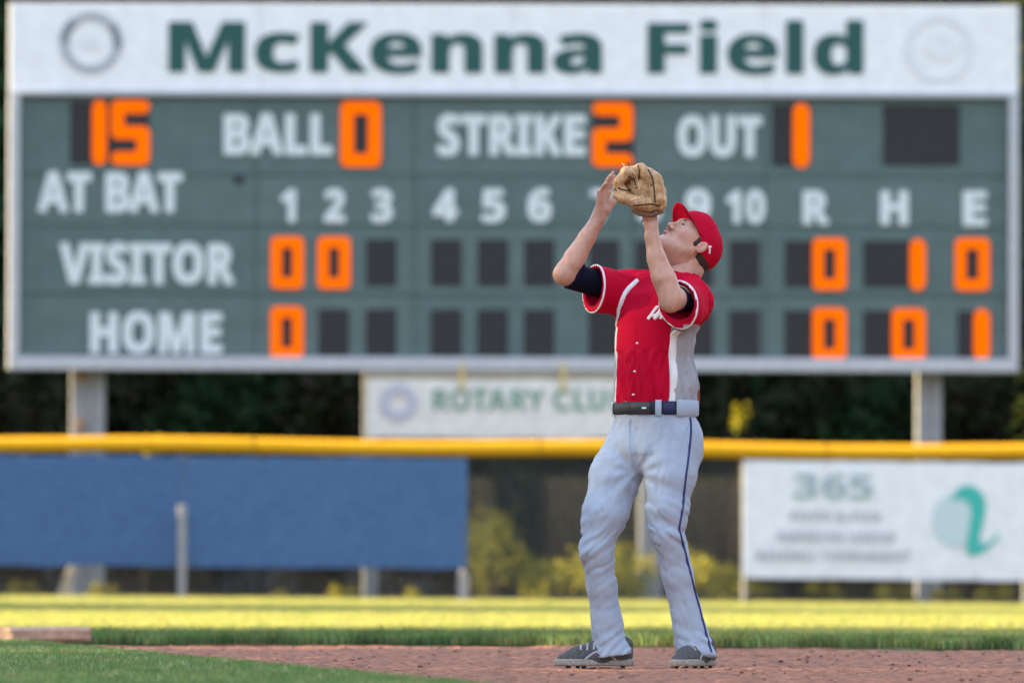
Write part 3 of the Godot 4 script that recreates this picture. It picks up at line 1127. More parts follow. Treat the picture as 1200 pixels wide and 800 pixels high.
func build_fence() -> void:
	var steel := mat(lin(0.33, 0.34, 0.35), 0.55, 3.0, 0.75)
	steel.metallic = 0.35
	var yellow := mat(lin(0.86, 0.43, 0.0), 0.65, 2.0, 0.85)
	var fence := thing("chain_link_fence", "galvanised chain link outfield fence with a fat yellow rail cap", "fence", Vector3(0, 0, -FENCE))
	var top := 1.64
	# posts every ten feet
	var post := CylinderMesh.new()
	post.top_radius = 0.03
	post.bottom_radius = 0.03
	post.height = 1.75
	post.radial_segments = 10
	for px in [-1107, -777, -447, -117, 213, 543, 873, 1203, 1533, 1863]:
		var x: float = (px - 600.0) * FENCE / LENS
		part("post", post, steel, fence, Vector3(x, fence_y(x) + 0.76, -0.06))
	# the cap is corrugated drain pipe, split and pushed over the top wire
	for k in 12:
		var x0 := -18.0 + k * 3.05
		var pts := []
		var radii := []
		for i in 62:
			var x := x0 + 3.04 * i / 61.0
			pts.append(Vector3(x, fence_y(x) + top + 0.012 * sin(x * 1.3), 0.0))
			radii.append(0.088 if i % 2 == 0 else 0.083)
		part("rail_cap", tube(pts, radii, 14), yellow, fence)
	# woven wire
	var st := begun()
	var wire := 0.0022
	var pitch := 0.075
	var h := 1.52
	for i in int(27.0 / pitch):
		var x := -13.0 + i * pitch
		for s in [1, -1]:
			var a := Vector3(x, fence_y(x) + 0.05, 0.004 * s)
			var b := Vector3(x + s * h, fence_y(x + s * h) + 0.05 + h, 0.004 * s)
			tube_into(st, [a, b], [wire], 3, false)
	for y in [0.05, 1.57]:
		tube_into(st, [Vector3(-13, fence_y(-13) + y, 0), Vector3(13.5, fence_y(13.5) + y, 0)], [wire * 1.4], 4, false)
	var w := part("chain_mesh", done(st), steel, fence)
	w.set_meta("kind", "stuff")

	# blue windscreens on the infield side
	var tilt := atan(-0.0083)
	var blue := mat(lin(0.065, 0.14, 0.29), 0.8, 1.2, 0.86)
	var p0 := at(-160, 537, FENCE - 0.12); var p1 := at(215, 667, FENCE - 0.12); var p2 := at(548, 667, FENCE - 0.12)
	var hgt := p0.y - p1.y
	var scr := thing("windscreen", "left blue cloth windscreen tied to the fence, running out of the picture", "windscreen", Vector3((p0.x + p1.x) * 0.5, 0, p0.z), 0.0, "blue windscreens on the fence")
	scr.position.y = p1.y + hgt * 0.5 + fence_y(scr.position.x)
	scr.rotation.z = tilt
	part("cloth", sag_sheet(p1.x - p0.x - 0.01, hgt, 0.006, 0.02, 3), blue, scr)
	var scr2 := thing("windscreen", "right blue cloth windscreen tied to the fence, ending at a thin post", "windscreen", Vector3((p1.x + p2.x) * 0.5, 0, p0.z), 0.0, "blue windscreens on the fence")
	scr2.position.y = p1.y + hgt * 0.5 + fence_y(scr2.position.x)
	scr2.rotation.z = tilt
	part("cloth", sag_sheet(p2.x - p1.x - 0.01, hgt, 0.006, 0.02, 4), mat(lin(0.07, 0.148, 0.3), 0.8, 1.2, 0.86), scr2)
	var ring := TorusMesh.new()
	ring.inner_radius = 0.008
	ring.outer_radius = 0.016
	ring.rings = 12
	ring.ring_segments = 6
	for s in [[scr, p1.x - p0.x], [scr2, p2.x - p1.x]]:
		for i in 5:
			for k in 2:
				var o := part("grommet", ring, steel, s[0], Vector3((i / 4.0 - 0.5) * (s[1] - 0.1), (k - 0.5) * (hgt - 0.08), 0.02))
				o.rotation.x = PI / 2

	# the white sponsor banner on the right
	var white := mat(lin(0.8, 0.8, 0.82), 0.6, 0.8, 0.93)
	var q0 := at(871, 537, FENCE - 0.12); var q1 := at(1240, 675, FENCE - 0.12)
	var bw := q1.x - q0.x
	var bh := q0.y - q1.y
	var banner := thing("sponsor_banner", "white vinyl sponsor banner with faded 365 lettering and a teal swoosh", "banner", Vector3((q0.x + q1.x) * 0.5, 0, q0.z))
	banner.position.y = (q0.y + q1.y) * 0.5 + fence_y(banner.position.x)
	banner.rotation.z = tilt
	part("vinyl", sag_sheet(bw, bh, 0.005, 0.012, 6), white, banner)
	var k := FENCE / LENS
	var bx := func(px: float) -> float: return (px - 871.0) * k - bw * 0.5
	var by := func(py: float) -> float: return (608.5 - py) * k
	var fade := mat(lin(0.33, 0.42, 0.44), 0.7)
	var faint := mat(lin(0.46, 0.46, 0.5), 0.7)
	letters("365", bx.call(930), by.call(583), bx.call(1023), by.call(555), 0.018, fade, banner, 0.004, "numeral")
	letters("FOOD & FUN", bx.call(927), by.call(609), bx.call(1032), by.call(598), 0.018, faint, banner, 0.004)
	letters("AMERICAN LEGION", bx.call(911), by.call(634), bx.call(1048), by.call(622), 0.018, faint, banner, 0.004)
	letters("BASEBALL TOURNAMENT", bx.call(888), by.call(656), bx.call(1068), by.call(644), 0.018, faint, banner, 0.004)
	var disc := PackedVector2Array()
	for i in 28:
		var a := TAU * i / 28
		disc.append(Vector2(bx.call(1119.0) + cos(a) * 26.0 * k, by.call(608.0) + sin(a) * 31.0 * k))
	part("logo_disc", slab(disc, 0.004), mat(lin(0.5, 0.6, 0.61), 0.7), banner, Vector3(0, 0, 0.016))
	var sw := PackedVector2Array()
	var swoosh := curve2([Vector2(1113, 585), Vector2(1124, 570), Vector2(1138, 567), Vector2(1151, 577), Vector2(1155, 592), Vector2(1151, 615), Vector2(1148, 632), Vector2(1158, 634), Vector2(1171, 622), Vector2(1168, 630), Vector2(1152, 645), Vector2(1138, 649), Vector2(1133, 640), Vector2(1136, 615), Vector2(1138, 595), Vector2(1130, 584), Vector2(1120, 583)], 64)
	for v in swoosh: sw.append(Vector2(bx.call(v.x), by.call(v.y)))
	part("logo_swoosh", slab(sw, 0.004), mat(lin(0.055, 0.42, 0.36), 0.7), banner, Vector3(0, 0, 0.021))
	for i in 5:
		for s in 2:
			var o := part("grommet", ring, steel, banner, Vector3((i / 4.0 - 0.5) * (bw - 0.1), (s - 0.5) * (bh - 0.08), 0.016))
			o.rotation.x = PI / 2

	# two stakes
	var wood := mat(lin(0.5, 0.4, 0.31), 0.85, 4.0, 0.7, 0.5)
	var a0 := at(70, 700, FENCE - 0.5)
	var st1 := tag(part(numbered("stake"), box(Vector3(0.1, 0.42, 0.05), 0.01), wood, self, Vector3(a0.x + 0.06, 0.18, a0.z)), "short pale wooden stake leaning to the right below the left windscreen", "stake", "stakes at the fence") as MeshInstance3D
	st1.rotation.z = -0.42
	var b0 := at(213, 700, FENCE - 0.3)
	tag(part(numbered("stake"), box(Vector3(0.085, 1.06, 0.05), 0.012), mat(lin(0.4, 0.38, 0.38), 0.8, 4.0, 0.75), self, Vector3(b0.x, 0.5, b0.z)), "tall grey upright stake in front of the seam of the blue windscreens", "stake", "stakes at the fence")
	var c0 := at(543, 700, FENCE - 0.25)
	tag(part(numbered("stake"), box(Vector3(0.11, 0.34, 0.05), 0.012), mat(lin(0.5, 0.43, 0.4), 0.8, 4.0, 0.75), self, Vector3(c0.x, 0.15, c0.z)), "short pinkish stake under the right end of the blue windscreen", "stake", "stakes at the fence")

# ---------------------------------------------------------------- the scoreboard
const BOARD := 101.0
func build_scoreboard() -> void:
	var k := BOARD / LENS
	var c := at(600.5, 220, BOARD)
	var base := land(c.x, c.z)
	var sb := thing("scoreboard", "big grey green baseball scoreboard with a white name panel and orange digits", "scoreboard", Vector3(c.x, base, c.z))
	sb.rotation.z = -0.0028
	var yy: float = c.y - base
	var X := func(px: float) -> float: return (px - 600.5) * k
	var Y := func(py: float) -> float: return yy + (220.0 - py) * k
	var slate := []
	for i in 4:
		slate.append(mat(lin(0.088 + 0.004 * i, 0.143 + 0.003 * i, 0.145 + 0.003 * i), 0.5, 0.5, 0.9))
	var white := mat(lin(0.8, 0.81, 0.83), 0.5, 0.7, 0.94)
	var alu := mat(lin(0.5, 0.52, 0.56), 0.45, 1.5, 0.88)
	var dark := mat(lin(0.026, 0.026, 0.03), 0.6, 2.0, 0.8)
	var lamp := mat(lin(0.62, 0.115, 0.0), 0.9)
	lamp.metallic_specular = 0.1
	lamp.emission_enabled = true
	lamp.emission = Color(1.0, 0.39, 0.0)
	lamp.emission_energy_multiplier = 0.12
	var letter := mat(lin(0.6, 0.65, 0.67), 0.6)
	var slab_at := func(called: String, x0: float, y0: float, x1: float, y1: float, z: float, thick: float, m: Material, ch := 0.01, parent: Node = sb) -> MeshInstance3D:
		var o := part(called, box(Vector3(absf(x1 - x0) * k, absf(y1 - y0) * k, thick), ch), m, parent)
		o.position = Vector3((X.call(x0) + X.call(x1)) * 0.5, (Y.call(y0) + Y.call(y1)) * 0.5, z)
		return o
	slab_at.call("cabinet", 9.5, 6, 1191.5, 433, -0.16, 0.2, dark, 0.02)
	# name panel in four sheets
	var cols := [8.0, 304.0, 600.0, 896.0, 1193.0]
	for i in 4:
		slab_at.call("name_panel", cols[i] + (0.0 if i == 0 else 0.25), 4.5, cols[i + 1] - 0.25, 108, -0.02, 0.1, white, 0.008)
	var green := mat(lin(0.016, 0.08, 0.076), 0.6)
	letters("McKenna", X.call(195), Y.call(85.5), X.call(704), Y.call(26), 0.031, green, sb, 0.012, "letter", 0.014)
	letters("Field", X.call(757), Y.call(85.5), X.call(1011), Y.call(26), 0.031, green, sb, 0.012, "letter", 0.014)
	# emblems: a toothed wheel on the left, a fainter seal on the right
	var em := part("emblem", ring_slab(27 * k, 35 * k, 0.008), mat(lin(0.36, 0.38, 0.42), 0.6), sb, Vector3(X.call(104), Y.call(51), 0.038))
	for s in [0.35, PI + 0.35 - 0.7]:
		part("emblem_arc", ring_slab(26 * k, 36 * k, 0.006, s - 0.55, s + 0.35, 14), mat(lin(0.2, 0.22, 0.25), 0.6), em, Vector3(0, 0, 0.004))
	for i in 24:
		var o := part("emblem_tooth", box(Vector3(4 * k, 4 * k, 0.008)), mat(lin(0.5, 0.52, 0.56), 0.6), em, Vector3(cos(TAU * i / 24), sin(TAU * i / 24), 0) * 37 * k + Vector3(0, 0, -0.005))
		o.rotation.z = TAU * i / 24
	part("emblem_hub", ring_slab(0, 9 * k, 0.006), mat(lin(0.66, 0.67, 0.71), 0.6), em, Vector3.ZERO)
	var se := part("emblem", ring_slab(33 * k, 40 * k, 0.008), mat(lin(0.68, 0.69, 0.73), 0.6), sb, Vector3(X.call(1100), Y.call(55), 0.038))
	part("emblem_hub", ring_slab(8 * k, 16 * k, 0.006), mat(lin(0.72, 0.73, 0.76), 0.6), se, Vector3(4 * k, 2 * k, 0))
	part("emblem_bar", box(Vector3(36 * k, 7 * k, 0.006)), mat(lin(0.73, 0.74, 0.77), 0.6), se, Vector3(-4 * k, 0, -0.002))
	# sheet metal faces, four by four with joints
	var rows := [113.5, 206.0, 265.0, 346.0, 418.5]
	var fc := [21.0, 298.0, 484.0, 741.0, 895.0, 1181.5]
	for j in 4:
		for i in 5:
			slab_at.call("face_panel", fc[i] + 0.4, rows[j] + 0.5, fc[i + 1] - 0.4, rows[j + 1] - 0.5, -0.035 + 0.002 * ((i * 3 + j) % 3), 0.06, slate[(i + j * 2) % 4], 0.006)
	# frame
	slab_at.call("frame_rail", 8, 108.3, 1193, 113.2, 0.02, 0.14, mat(lin(0.36, 0.38, 0.41), 0.5), 0.01)
	slab_at.call("frame_rail", 8, 418.8, 1193, 435, 0.03, 0.16, alu, 0.012)
	slab_at.call("frame_post", 8, 113.4, 21, 418.6, 0.03, 0.16, alu, 0.012)
	slab_at.call("frame_post", 1181.5, 113.4, 1193, 418.6, 0.03, 0.16, alu, 0.012)
	part("bolt", box(Vector3(0.09, 0.09, 0.05), 0.02), dark, sb, Vector3(X.call(278), Y.call(210), 0.02))
	# lettering
	var words := [["BALL", 260, 182, 388, 134], ["STRIKE", 511, 182, 685, 134], ["OUT", 793, 183, 892, 135], ["AT BAT", 42, 250, 212, 203], ["VISITOR", 68, 334, 273, 286], ["HOME", 104, 415, 259, 367],
		["1", 327, 261, 345, 222], ["2", 378, 261, 403, 222], ["3", 433, 261, 459, 222], ["4", 506, 260, 535, 221], ["5", 563, 260, 591, 221], ["6", 617, 260, 645, 221], ["7", 691, 260, 718, 221], ["8", 746, 260, 774, 221], ["9", 802, 260, 832, 221], ["10", 850, 261, 896, 222], ["R", 940, 262, 971, 222], ["H", 1031, 262, 1064, 222], ["E", 1128, 263, 1156, 222]]
	for w in words:
		letters(w[0], X.call(w[1]), Y.call(w[2]), X.call(w[3]), Y.call(w[4]), 0.004, letter, sb, 0.012, "letter", 0.03)
	# digit windows: recessed black plates, each lit numeral a sub-part
	var segs := {"0": "abcdef", "1": "bc", "2": "abged", "5": "afgcd"}
	var window := func(x0: float, y0: float, x1: float, y1: float, digits: Array) -> void:
		var plate: MeshInstance3D = slab_at.call("digit_window", x0, y0, x1, y1, -0.004, 0.03, dark, 0.008)
		for dg in digits:
			numeral(dg[0], dg[1], dg[2], dg[3], dg[4], lamp, plate, X, Y)
	window.call(80, 120, 173, 193, [["1", 106, 118.5, 122.5, 194], ["5", 128, 118.5, 173, 194]])
	window.call(397, 119.5, 445, 195, [["0", 397.5, 119, 444.5, 195.5]])
	window.call(693, 119.5, 741, 195, [["2", 693, 119.5, 740, 194.5]])
	window.call(904, 121, 948, 193, [["1", 928.5, 120, 947.5, 195]])
	window.call(1034, 121, 1124, 192, [])
	var shown := {Vector2i(0, 0): "0", Vector2i(1, 0): "0", Vector2i(0, 1): "0"}
	var xs := [335, 390, 445.5, 522, 576.5, 631, 707, 762, 817, 872]
	for j in 2:
		var y0 := 279.5 if j == 0 else 361.5
		for i in 10:
			var dg := []
			if shown.has(Vector2i(i, j)): dg = [["0", xs[i] - 19, y0 - 1.5, xs[i] + 19, y0 + 59]]
			window.call(xs[i] - 18, y0 + 1, xs[i] + 18, y0 + 56, dg)
		window.call(919, y0 + 1, 990, y0 + 56, [["0", 952, y0 - 1.5, 991, y0 + 59]])
		window.call(1011, y0 + 1, 1084, y0 + 56, [["1", 1066, y0 - 1, 1084, y0 + 59]] if j == 0 else [["0", 1045, y0 - 1, 1084, y0 + 59]])
		window.call(1122, y0 + 1, 1159, y0 + 56, [["0", 1119, y0 - 2, 1159, y0 + 59]] if j == 0 else [["1", 1141, y0 - 1, 1159.5, y0 + 59]])
	# four steel I-beams in the ground
	var steel := mat(lin(0.34, 0.36, 0.39), 0.5, 1.2, 0.8)
	steel.metallic = 0.2
	for p in [[100, 40], [433, 17], [762, 26], [1090, 30]]:
		var w: float = p[1] * k
		var x: float = X.call(p[0])
		var hh: float = yy + 2.2
		var web := part("support_post", box(Vector3(w * 0.3, hh, 0.2), 0.005), steel, sb, Vector3(x, hh * 0.5 - 0.4, -0.4))
		for s in [-1, 1]:
			part("flange", box(Vector3(w * 0.34, hh, 0.25), 0.008), steel, web, Vector3(s * w * 0.325, 0, 0.004))
	part("rust_clamp", box(Vector3(0.07, 0.1, 0.06), 0.01), mat(lin(0.5, 0.26, 0.08), 0.8, 5.0, 0.6), sb, Vector3(X.call(94), Y.call(441), -0.21))
	part("rust_clamp", box(Vector3(0.1, 0.12, 0.06), 0.01), mat(lin(0.42, 0.27, 0.18), 0.8, 5.0, 0.6), sb, Vector3(X.call(92), Y.call(498), -0.21))

	# banner slung under the board between two posts
	var d := BOARD - 0.1
	var b0 := at(430, 443, d); var b1 := at(764, 513, d)
	var bw := b1.x - b0.x
	var bh := b0.y - b1.y
	var bn := thing("hanging_banner", "white club banner slung below the scoreboard, with a grey wheel emblem and green lettering", "banner", Vector3((b0.x + b1.x) * 0.5, (b0.y + b1.y) * 0.5, -d + 0.05))
	bn.rotation.z = -0.003
	part("vinyl", sag_sheet(bw, bh, 0.006, 0.012, 9), mat(lin(0.74, 0.73, 0.7), 0.6, 0.9, 0.9), bn)
	var kx := func(px: float) -> float: return (px - 597.0) * d / LENS
	var ky := func(py: float) -> float: return (478.0 - py) * d / LENS
	part("top_board", box(Vector3(bw, 0.07, 0.04), 0.008), mat(lin(0.45, 0.4, 0.3), 0.8, 3.0, 0.7), bn, Vector3(0, bh * 0.5 + 0.03, 0))
	part("hanging_strap", box(Vector3(0.05, 0.3, 0.02), 0.004), mat(lin(0.6, 0.48, 0.2), 0.8), bn, Vector3(kx.call(541), bh * 0.5 + 0.02, 0.035))
	part("hanging_strap", box(Vector3(0.05, 0.3, 0.02), 0.004), mat(lin(0.6, 0.48, 0.2), 0.8), bn, Vector3(kx.call(660), bh * 0.5 + 0.02, 0.035))
	var ft := mat(lin(0.17, 0.31, 0.23), 0.7)
	letters("ROTARY CLUB", kx.call(507), ky.call(481), kx.call(735), ky.call(456), 0.016, ft, bn, 0.004)
	var wheel := part("emblem", ring_slab(11 * k, 20 * k, 0.006), mat(lin(0.42, 0.44, 0.52), 0.6), bn, Vector3(kx.call(467), ky.call(472), 0.02))
	for i in 16:
		var o := part("emblem_tooth", box(Vector3(4 * k, 4 * k, 0.006)), mat(lin(0.46, 0.48, 0.55), 0.6), wheel, Vector3(cos(TAU * i / 16), sin(TAU * i / 16), 0) * 21.5 * k + Vector3(0, 0, -0.004))
		o.rotation.z = TAU * i / 16

# a numeral of fat lit segments with rounded ends, as one mesh
func numeral(s: String, x0: float, y0: float, x1: float, y1: float, m: Material, plate: MeshInstance3D, X: Callable, Y: Callable) -> void:
	var w: float = X.call(x1) - X.call(x0)
	var h: float = Y.call(y0) - Y.call(y1)
	var st := begun()
	var stroke := 15.0 * BOARD / LENS if s != "1" else w
	if y1 - y0 < 65 and s != "1": stroke = 12.4 * BOARD / LENS
	var r := stroke * 0.5
	var L := -w * 0.5 + r; var R := w * 0.5 - r; var T := h * 0.5 - r; var B := -h * 0.5 + r
	var lines := []
	match s:
		"1": lines = [[Vector2(0, T), Vector2(0, B)]]
		"0": lines = [[Vector2(L, T), Vector2(R, T)], [Vector2(R, T), Vector2(R, B)], [Vector2(R, B), Vector2(L, B)], [Vector2(L, B), Vector2(L, T)]]
		"2": lines = [[Vector2(L, T), Vector2(R, T)], [Vector2(R, T), Vector2(R, 0)], [Vector2(R, 0), Vector2(L, 0)], [Vector2(L, 0), Vector2(L, B)], [Vector2(L, B), Vector2(R, B)]]
		"5": lines = [[Vector2(R, T), Vector2(L, T)], [Vector2(L, T), Vector2(L, 0)], [Vector2(L, 0), Vector2(R, 0)], [Vector2(R, 0), Vector2(R, B)], [Vector2(R, B), Vector2(L, B)]]
	var shape: Array = []
	for l in lines:
		var poly := PackedVector2Array()
		var a: Vector2 = l[0]; var b: Vector2 = l[1]
		var dir := (b - a).normalized()
		var nrm := Vector2(-dir.y, dir.x)
		for i in 9:
			var t := -PI / 2 + PI * i / 8
			poly.append(b + (dir * cos(t) + nrm * sin(t)) * r)
		for i in 9:
			var t := PI / 2 + PI * i / 8
			poly.append(a + (dir * cos(t) + nrm * sin(t)) * r)
		shape = [poly] if shape.is_empty() else [Geometry2D.merge_polygons(shape[0], poly)]
		if shape[0] is Array:
			var best: Array = shape[0]
			if best.size() > 1:   # the hole of a nought: split it open along a hairline
				var outer: PackedVector2Array = best[0]; var inner: PackedVector2Array = best[1]
				if absf(area(inner)) > absf(area(outer)):
					var q := outer; outer = inner; inner = q
				best = [keyhole(outer, inner)]
			shape = [best[0]]
	var mesh := slab(shape[0], 0.02)
	var o := part("led_digit", mesh, m, plate)
	o.position = Vector3((X.call(x0) + X.call(x1)) * 0.5, (Y.call(y0) + Y.call(y1)) * 0.5, 0.0) - plate.position + Vector3(0, 0, plate.position.z + 0.012)

func area(p: PackedVector2Array) -> float:
	var s := 0.0
	for i in p.size(): s += p[i].cross(p[(i + 1) % p.size()])
	return s

# joins a hole to its outline by a seam so that one polygon describes both
func keyhole(outer: PackedVector2Array, inner: PackedVector2Array) -> PackedVector2Array:
	if area(outer) < 0: outer.reverse()
	if area(inner) > 0: inner.reverse()
	var bi := 0; var bj := 0; var best := INF
	for i in outer.size():
		for j in inner.size():
			var q := outer[i].distance_squared_to(inner[j])
			if q < best:
				best = q; bi = i; bj = j
	var r := PackedVector2Array()
	for i in outer.size() + 1: r.append(outer[(bi + i) % outer.size()] + (Vector2(0.0002, 0.0002) if i == outer.size() else Vector2.ZERO))
	for j in inner.size() + 1: r.append(inner[(bj + j) % inner.size()] + (Vector2(0.0002, -0.0002) if j == 0 else Vector2.ZERO))
	return r

# ---------------------------------------------------------------- second base
func build_base() -> void:
	var m := mat(lin(0.56, 0.37, 0.27), 0.8, 3.0, 0.75)
	var p := at(44, 700, 44.3)
	var o := thing("base_bag", "dirty pinkish second base bag lying at the far left edge of the dirt", "base", Vector3(p.x + 0.02, 0.012, p.z + 0.15), 0.3)
	part("cover", box(Vector3(0.4, 0.07, 0.4), 0.014), m, o, Vector3(0, 0.035, 0))
	part("seam", box(Vector3(0.404, 0.006, 0.404), 0.002), m, o, Vector3(0, 0.05, 0))
	part("anchor_plate", box(Vector3(0.2, 0.03, 0.2)), m, o, Vector3(0, -0.015, 0))

# ---------------------------------------------------------------- the ballplayer
const PX := 310.0
func J(px: float, py: float, z: float) -> Vector3:   # his own metres: origin on the ground between his feet
	return Vector3((px - 750.0) / PX, (778.0 - py) / PX, z)
func J2(px: float, py: float) -> Vector2:
	return Vector2((px - 750.0) / PX, (778.0 - py) / PX)

# a hand: w wrist, dir towards the fingers, palm the way the palm faces, thumb the side of the thumb; bend per finger (index first), spread, thumb pose
func hand(f: Field, w: Vector3, dir: Vector3, palm: Vector3, thumb: Vector3, bends: Array, fan: float, thumb_out: float, s := 1.0) -> void:
	# heel to knuckles
	for i in 4:
		var u := (1.5 - i) / 1.5
		f.cap(w + thumb * u * 0.014 * s, w + dir * 0.088 * s + thumb * u * 0.031 * s, 0.017 * s, 0.0125 * s, 0.014, palm, 0.9)
	f.cap(w + dir * 0.02 * s + thumb * 0.018 * s + palm * 0.006 * s, w + dir * 0.05 * s + thumb * 0.024 * s + palm * 0.008 * s, 0.019 * s, 0.014 * s, 0.014)
	var lens := [0.074, 0.082, 0.077, 0.06]
	for i in 4:
		var u := (1.5 - i) / 1.5
		var p := w + dir * (0.086 - 0.006 * absf(i - 1)) * s + thumb * u * 0.031 * s
		var d := (dir + thumb * u * fan).normalized()
		var bend: float = bends[i]
		var r := (0.0088 if i < 3 else 0.0076) * s
		for seg in 3:
			var l: float = lens[i] * s * [0.46, 0.31, 0.23][seg]
			d = (d * cos(bend) + palm * sin(bend)).normalized()
			var side := d.cross(thumb).normalized()
			palm = palm if side.length() < 0.1 else palm
			f.cap(p, p + d * l, r, r * 0.9, 0.004)
			p += d * l
			r *= 0.9
	var t0 := w + dir * 0.022 * s + thumb * 0.026 * s + palm * 0.006 * s
	var td := (dir * 0.75 + thumb * thumb_out + palm * 0.25).normalized()
	var t1 := t0 + td * 0.04 * s
	var t2 := t1 + (td + dir * 0.35).normalized() * 0.032 * s
	var t3 := t2 + (td + dir * 0.5 + palm * 0.1).normalized() * 0.026 * s
	f.chain([t0, t1, t2, t3], [0.016 * s, 0.0118 * s, 0.0105 * s, 0.0085 * s], 0.008)

func noise3(freq: float, sd: int, oct := 2) -> FastNoiseLite:
	var n := FastNoiseLite.new()
	n.seed = sd
	n.frequency = freq
	n.fractal_octaves = oct
	return n

func build_player() -> void:
	var origin := at(750, 778, 35.0)
	origin.y = -0.02
	var man := thing("person", "ballplayer in red jersey and grey trousers looking up, both hands raised under a fly ball", "person", origin)
	# frames
	var yaw := deg_to_rad(38)
	var ahead := Vector3(-sin(yaw), 0, cos(yaw))
	var side := Vector3(cos(yaw), 0, sin(yaw))
	# joints
	var sh_r := J(733, 334, -0.12); var el_r := J(662, 316, 0.03); var wr_r := J(704, 246, 0.0)
	var sh_l := J(811, 342, 0.10); var el_l := J(785, 348, 0.36); var wr_l := J(762, 254, 0.34)
	# ---------------- skin
	var skin := tinted(Color.WHITE, 0.44)
	skin.subsurf_scatter_enabled = true
	skin.subsurf_scatter_strength = 0.08
	var fb := Field.new(Vector3(-0.36, 0.95, -0.26), Vector3(0.36, 1.78, 0.5), 0.0085)
	fb.chain([sh_r, el_r], [0.053, 0.041], 0.03)
	var fr := (wr_r - el_r)
	fb.chain([el_r + Vector3(0.0, 0.0, -0.004), el_r + fr * 0.28, el_r + fr * 0.62, wr_r], [0.039, 0.0405, 0.033, 0.0255], 0.01)
	fb.cap(el_r + fr * 0.05 + Vector3(-0.018, -0.008, 0), el_r + fr * 0.1 + Vector3(-0.016, 0, 0), 0.024, 0.02, 0.03)
	fb.cap(el_r.lerp(wr_r, 0.16) + Vector3(0.014, 0.004, 0.012), el_r.lerp(wr_r, 0.5) + Vector3(0.006, 0.002, 0.008), 0.033, 0.022, 0.012)
	fb.cap(wr_r.lerp(el_r, 0.03) + Vector3(0.0, 0.0, 0.017), wr_r.lerp(el_r, 0.5) + Vector3(-0.004, 0.0, 0.022), 0.006, 0.009, 0.02)
	fb.cap(wr_r.lerp(el_r, 0.02) + Vector3(-0.017, 0.0, 0.006), wr_r.lerp(el_r, 0.06) + Vector3(-0.017, 0.0, 0.006), 0.011, 0.011, 0.012)
	fb.chain([sh_l, el_l], [0.056, 0.045], 0.03)
	var fl := (wr_l - el_l)
	fb.chain([el_l, J(777, 325, 0.357), J(768, 301, 0.35), J(762.5, 275, 0.345), wr_l], [0.041, 0.0445, 0.036, 0.0268, 0.0258], 0.01)
	fb.cap(J(771, 322, 0.375), J(764, 296, 0.365), 0.031, 0.021, 0.012)
	fb.cap(J(764, 262, 0.362), J(771, 300, 0.378), 0.006, 0.01, 0.02)
	fb.cap(el_l + Vector3(-0.006, -0.02, 0.012), el_l + fl * 0.1, 0.024, 0.03, 0.03)
	var neck0 := J(795, 326, -0.015)
	var hc := J(808, 281.5, -0.045)       # between the ears
	fb.cap(neck0, hc + Vector3(0.005, -0.035, 0.0), 0.066, 0.058, 0.03)
	fb.cap(neck0 + Vector3(-0.012, -0.06, 0.02), neck0, 0.08, 0.064, 0.03)
	fb.stack([[0.96, 0.055, 0.0, 0.14, 0.095], [1.2, 0.06, 0.0, 0.145, 0.1], [1.36, 0.075, 0.0, 0.15, 0.1], [1.44, 0.085, -0.005, 0.12, 0.08]], side, ahead, 0.03)
	# ---------------- head, in its own frame
	var hy := deg_to_rad(62)
	var flat_f := Vector3(-sin(hy), 0, cos(hy))
	var pitch := deg_to_rad(57)
	var hf := flat_f * cos(pitch) + Vector3.UP * sin(pitch)
	var hu := Vector3.UP * cos(pitch) - flat_f * sin(pitch)
	var hl := hu.cross(hf)
	# a slight roll
	var roll := deg_to_rad(-4)
	var hu2 := hu * cos(roll) + hl * sin(roll)
	hl = hl * cos(roll) - hu * sin(roll)
	hu = hu2
	var S := 1.03
	var hb := Basis(hl, hu, hf)
	var H := func(x: float, y: float, z: float) -> Vector3: return hc + hb * (Vector3(x, y, z) * S)
	var fh := Field.new(hc - Vector3(0.165, 0.165, 0.165), hc + Vector3(0.165, 0.165, 0.165), 0.0036)
	fh.ball(H.call(0, 0.032, -0.012), hb, Vector3(0.074, 0.09, 0.096) * S, 0.02)
	fh.cap(H.call(0, 0.0, 0.03), H.call(0, -0.07, 0.042), 0.062 * S, 0.042 * S, 0.03)
	for s in [-1.0, 1.0]:
		fh.cap(H.call(0.056 * s, -0.04, 0.0), H.call(0.02 * s, -0.094, 0.062), 0.019 * S, 0.019 * S, 0.03)
		fh.cap(H.call(0.046 * s, -0.014, 0.052), H.call(0.05 * s, -0.012, 0.036), 0.02 * S, 0.02 * S, 0.03)
	fh.cap(H.call(-0.008, -0.098, 0.075), H.call(0.008, -0.098, 0.075), 0.018 * S, 0.018 * S, 0.025)
	fh.cap(H.call(-0.038, 0.024, 0.076), H.call(-0.008, 0.022, 0.086), 0.011 * S, 0.011 * S, 0.02)
	fh.cap(H.call(0.038, 0.024, 0.076), H.call(0.008, 0.022, 0.086), 0.011 * S, 0.011 * S, 0.02)
	for s in [-1.0, 1.0]:
		fh.cap(H.call(0.036 * s, 0.0, 0.1), H.call(0.028 * s, 0.0, 0.1), 0.016 * S, 0.016 * S, 0.016, Vector3.ZERO, 1.0, 1)
		fh.cap(H.call(0.038 * s, 0.001, 0.07), H.call(0.024 * s, 0.002, 0.075), 0.0115 * S, 0.0115 * S, 0.006)
	for s in [-1.0, 1.0]:
		fh.cap(H.call(0.045 * s, 0.0065, 0.0785), H.call(0.02 * s, 0.008, 0.0865), 0.0048 * S, 0.0048 * S, 0.004)
		fh.cap(H.call(0.044 * s, -0.0075, 0.078), H.call(0.02 * s, -0.0065, 0.0845), 0.0044 * S, 0.0044 * S, 0.004)
	fh.cap(H.call(0, 0.014, 0.088), H.call(0, -0.027, 0.108), 0.0075 * S, 0.0092 * S, 0.012)
